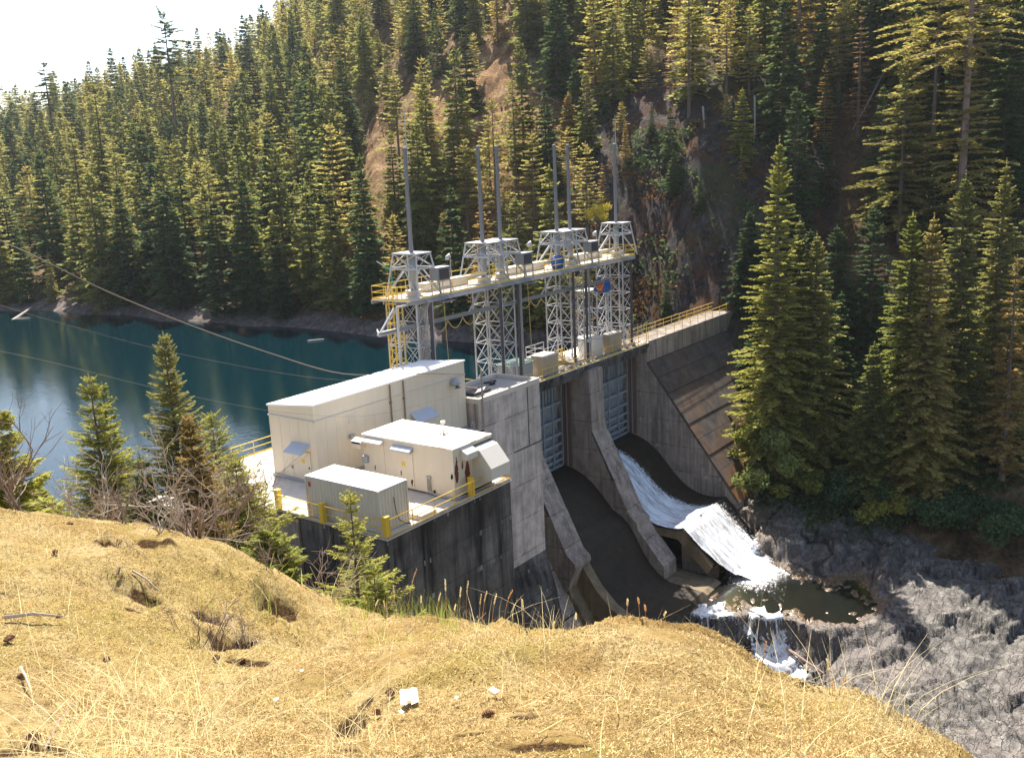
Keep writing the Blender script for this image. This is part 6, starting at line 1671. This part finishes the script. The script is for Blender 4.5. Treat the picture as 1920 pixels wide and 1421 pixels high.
Pg = clumps(30, 5, (720, 1130), (5.8, 8.0), .05)
blades('dry_grass', Pg, .06, .22, .0016, 'straw', 'sparse dry grass along the central crest', lean=.8)
# seed-head stalks that stand out one by one on the crest
k = 0
SP = ((765, 8.6, .62), (790, 8.4, .40), (820, 8.2, .55), (838, 8.1, .66), (862, 8.0, .50), (878, 7.9, .58), (898, 7.8, .42), (922, 7.6, .46), (745, 8.7, .42), (728, 8.8, .48), (700, 9.2, .50), (850, 7.8, .34), (908, 7.6, .62), (985, 7.1, .28), (1040, 6.7, .20), (1082, 6.4, .26), (1178, 6.2, .30), (1200, 6.2, .34), (1212, 6.1, .30), (1240, 6.0, .28), (1425, 5.9, .26), (1555, 5.7, .30), (1560, 5.6, .24), (1575, 5.6, .18), (1700, 5.3, .16), (665, 10, .4), (690, 9.5, .36), (945, 7.3, .3))
for x, d, h in SP:
    h *= (.45, .8, .6, .7)[int(x) % 4]
    G = ground_point(x, d); r_ = random.Random(int(x*7+d)); az = r_.uniform(0, 6.28); ln = r_.uniform(.05, .35)
    t = bpy.data.objects.new('seed_stalk', None); col.objects.link(t); t.location = tuple(G); t.empty_display_size = .1
    tag(t, 'dry brown grass stalk with a seed head standing on the crest of the mound', 'grass stalk', 'seed-head stalks along the crest')
    pts = [Vector((math.cos(az)*ln*h*q*q, math.sin(az)*ln*h*q*q, h*q)) for q in (0, .3, .6, .85, 1)]
    o = MB().tube(pts, [.0028, .0025, .002, .0016, .001], 4).build('stem', M['seed']); o.parent = t
    b = MB()
    for i in range(26):
        q = .68+.32*i/26; c = Vector((math.cos(az)*ln*h*q*q, math.sin(az)*ln*h*q*q, h*q)); a = i*2.4
        e = c+Vector((math.cos(a)*.009, math.sin(a)*.009, .014)); s_ = Vector((-math.sin(a), math.cos(a), 0))*.004
        b.add([c, c*.5+e*.5+s_, e, c*.5+e*.5-s_], [(0, 1, 2, 3)])
    o = b.build('seed_head', M['straw'] if int(x) % 3 else M['seed']); o.parent = t
# needle and scrub ground cover on the slope below the mound, and on the river bank
gr_ = np.random.default_rng(5)
P, x, d = sample_ground(9000, (-100, 760), (11.5, 40), 1.0)
blades('undergrowth', P, .08, .45, .02, 'greengrass', 'low mixed undergrowth on the slope behind the mound', lean=1.0, cat='undergrowth', segs=2)
PB = []
for _ in range(5200):
    x = g.uniform(1395, 2000); d = g.uniform(101, 125); Q = hill_point(x, d); PB.append(Q)
PB = np.array(PB); PB = PB[PB[:, 2] > -22]
n = len(PB)
K = 9
C = np.repeat(PB, K, 0)+g.normal(0, .55, (n*K, 3))*[1, 1, .6]+[0, 0, .5]
A = g.normal(size=(n*K, 3)); A /= np.linalg.norm(A, axis=1)[:, None]; B_ = np.cross(A, g.normal(size=(n*K, 3))); B_ /= np.linalg.norm(B_, axis=1)[:, None]
l = .22*(.5+g.random(n*K))[:, None]
V = np.stack([C-A*l, C+B_*l*.5, C+A*l, C-B_*l*.5], 1).reshape(-1, 3)
o = np_mesh('undergrowth', V, np.arange(len(V)).reshape(-1, 4), M['firdark']); tag(o, 'dark leafy undergrowth covering the steep river bank', 'undergrowth', kind='stuff')
# shrubs and ferns covering the far slope
def leafcloud(name, C0, K, spread, leaf, mat, label, up=.4):
    n = len(C0); C = np.repeat(C0, K, 0)+g.normal(0, spread, (n*K, 3))*[1, 1, .6]+[0, 0, up]
    A = g.normal(size=(n*K, 3)); A /= np.linalg.norm(A, axis=1)[:, None]; B_ = np.cross(A, g.normal(size=(n*K, 3))); B_ /= np.linalg.norm(B_, axis=1)[:, None]
    l = leaf*(.5+g.random(n*K))[:, None]
    V = np.stack([C-A*l, C+B_*l*.55, C+A*l, C-B_*l*.55], 1).reshape(-1, 3)
    o = np_mesh(name, V, np.arange(len(V)).reshape(-1, 4), M[mat]); tag(o, label, 'undergrowth', kind='stuff')
PA, PBR = [], []
for _ in range(17000):
    x = g.uniform(540, 1500); d = g.uniform(124, 230); Q = hill_point(x, d)
    if Q[2] < -2.5: continue
    cl = vnoise(np.array([Q[0]*.18]), np.array([Q[1]*.18]), np.array([Q[2]*.18]), 9)[0]
    if cl < -.1: continue
    (PA if cl > .25 else PBR).append(Q)
leafcloud('undergrowth', np.array(PBR), 7, .45, .26, 'brownbush', 'brown and orange shrubs covering the cliff and the bare slope')
leafcloud('undergrowth', np.array(PA), 8, .5, .28, 'firdark', 'dark green shrubs covering the cliff and the bare slope')

# ================================================================== air
hz_ = MB().box(-420, 620, -420, 760, -60, 240)
hm, nt, out = new_mat('air'); pv = N(nt, 'ShaderNodeVolumePrincipled')
pv.inputs['Color'].default_value = (.90, .95, 1, 1); pv.inputs['Density'].default_value = .00008; pv.inputs['Anisotropy'].default_value = .5
nt.links.new(pv.outputs[0], out.inputs['Volume'])
o = hz_.build('haze', hm); tag(o, 'thin bright summer haze in the valley air', 'haze', kind='stuff')
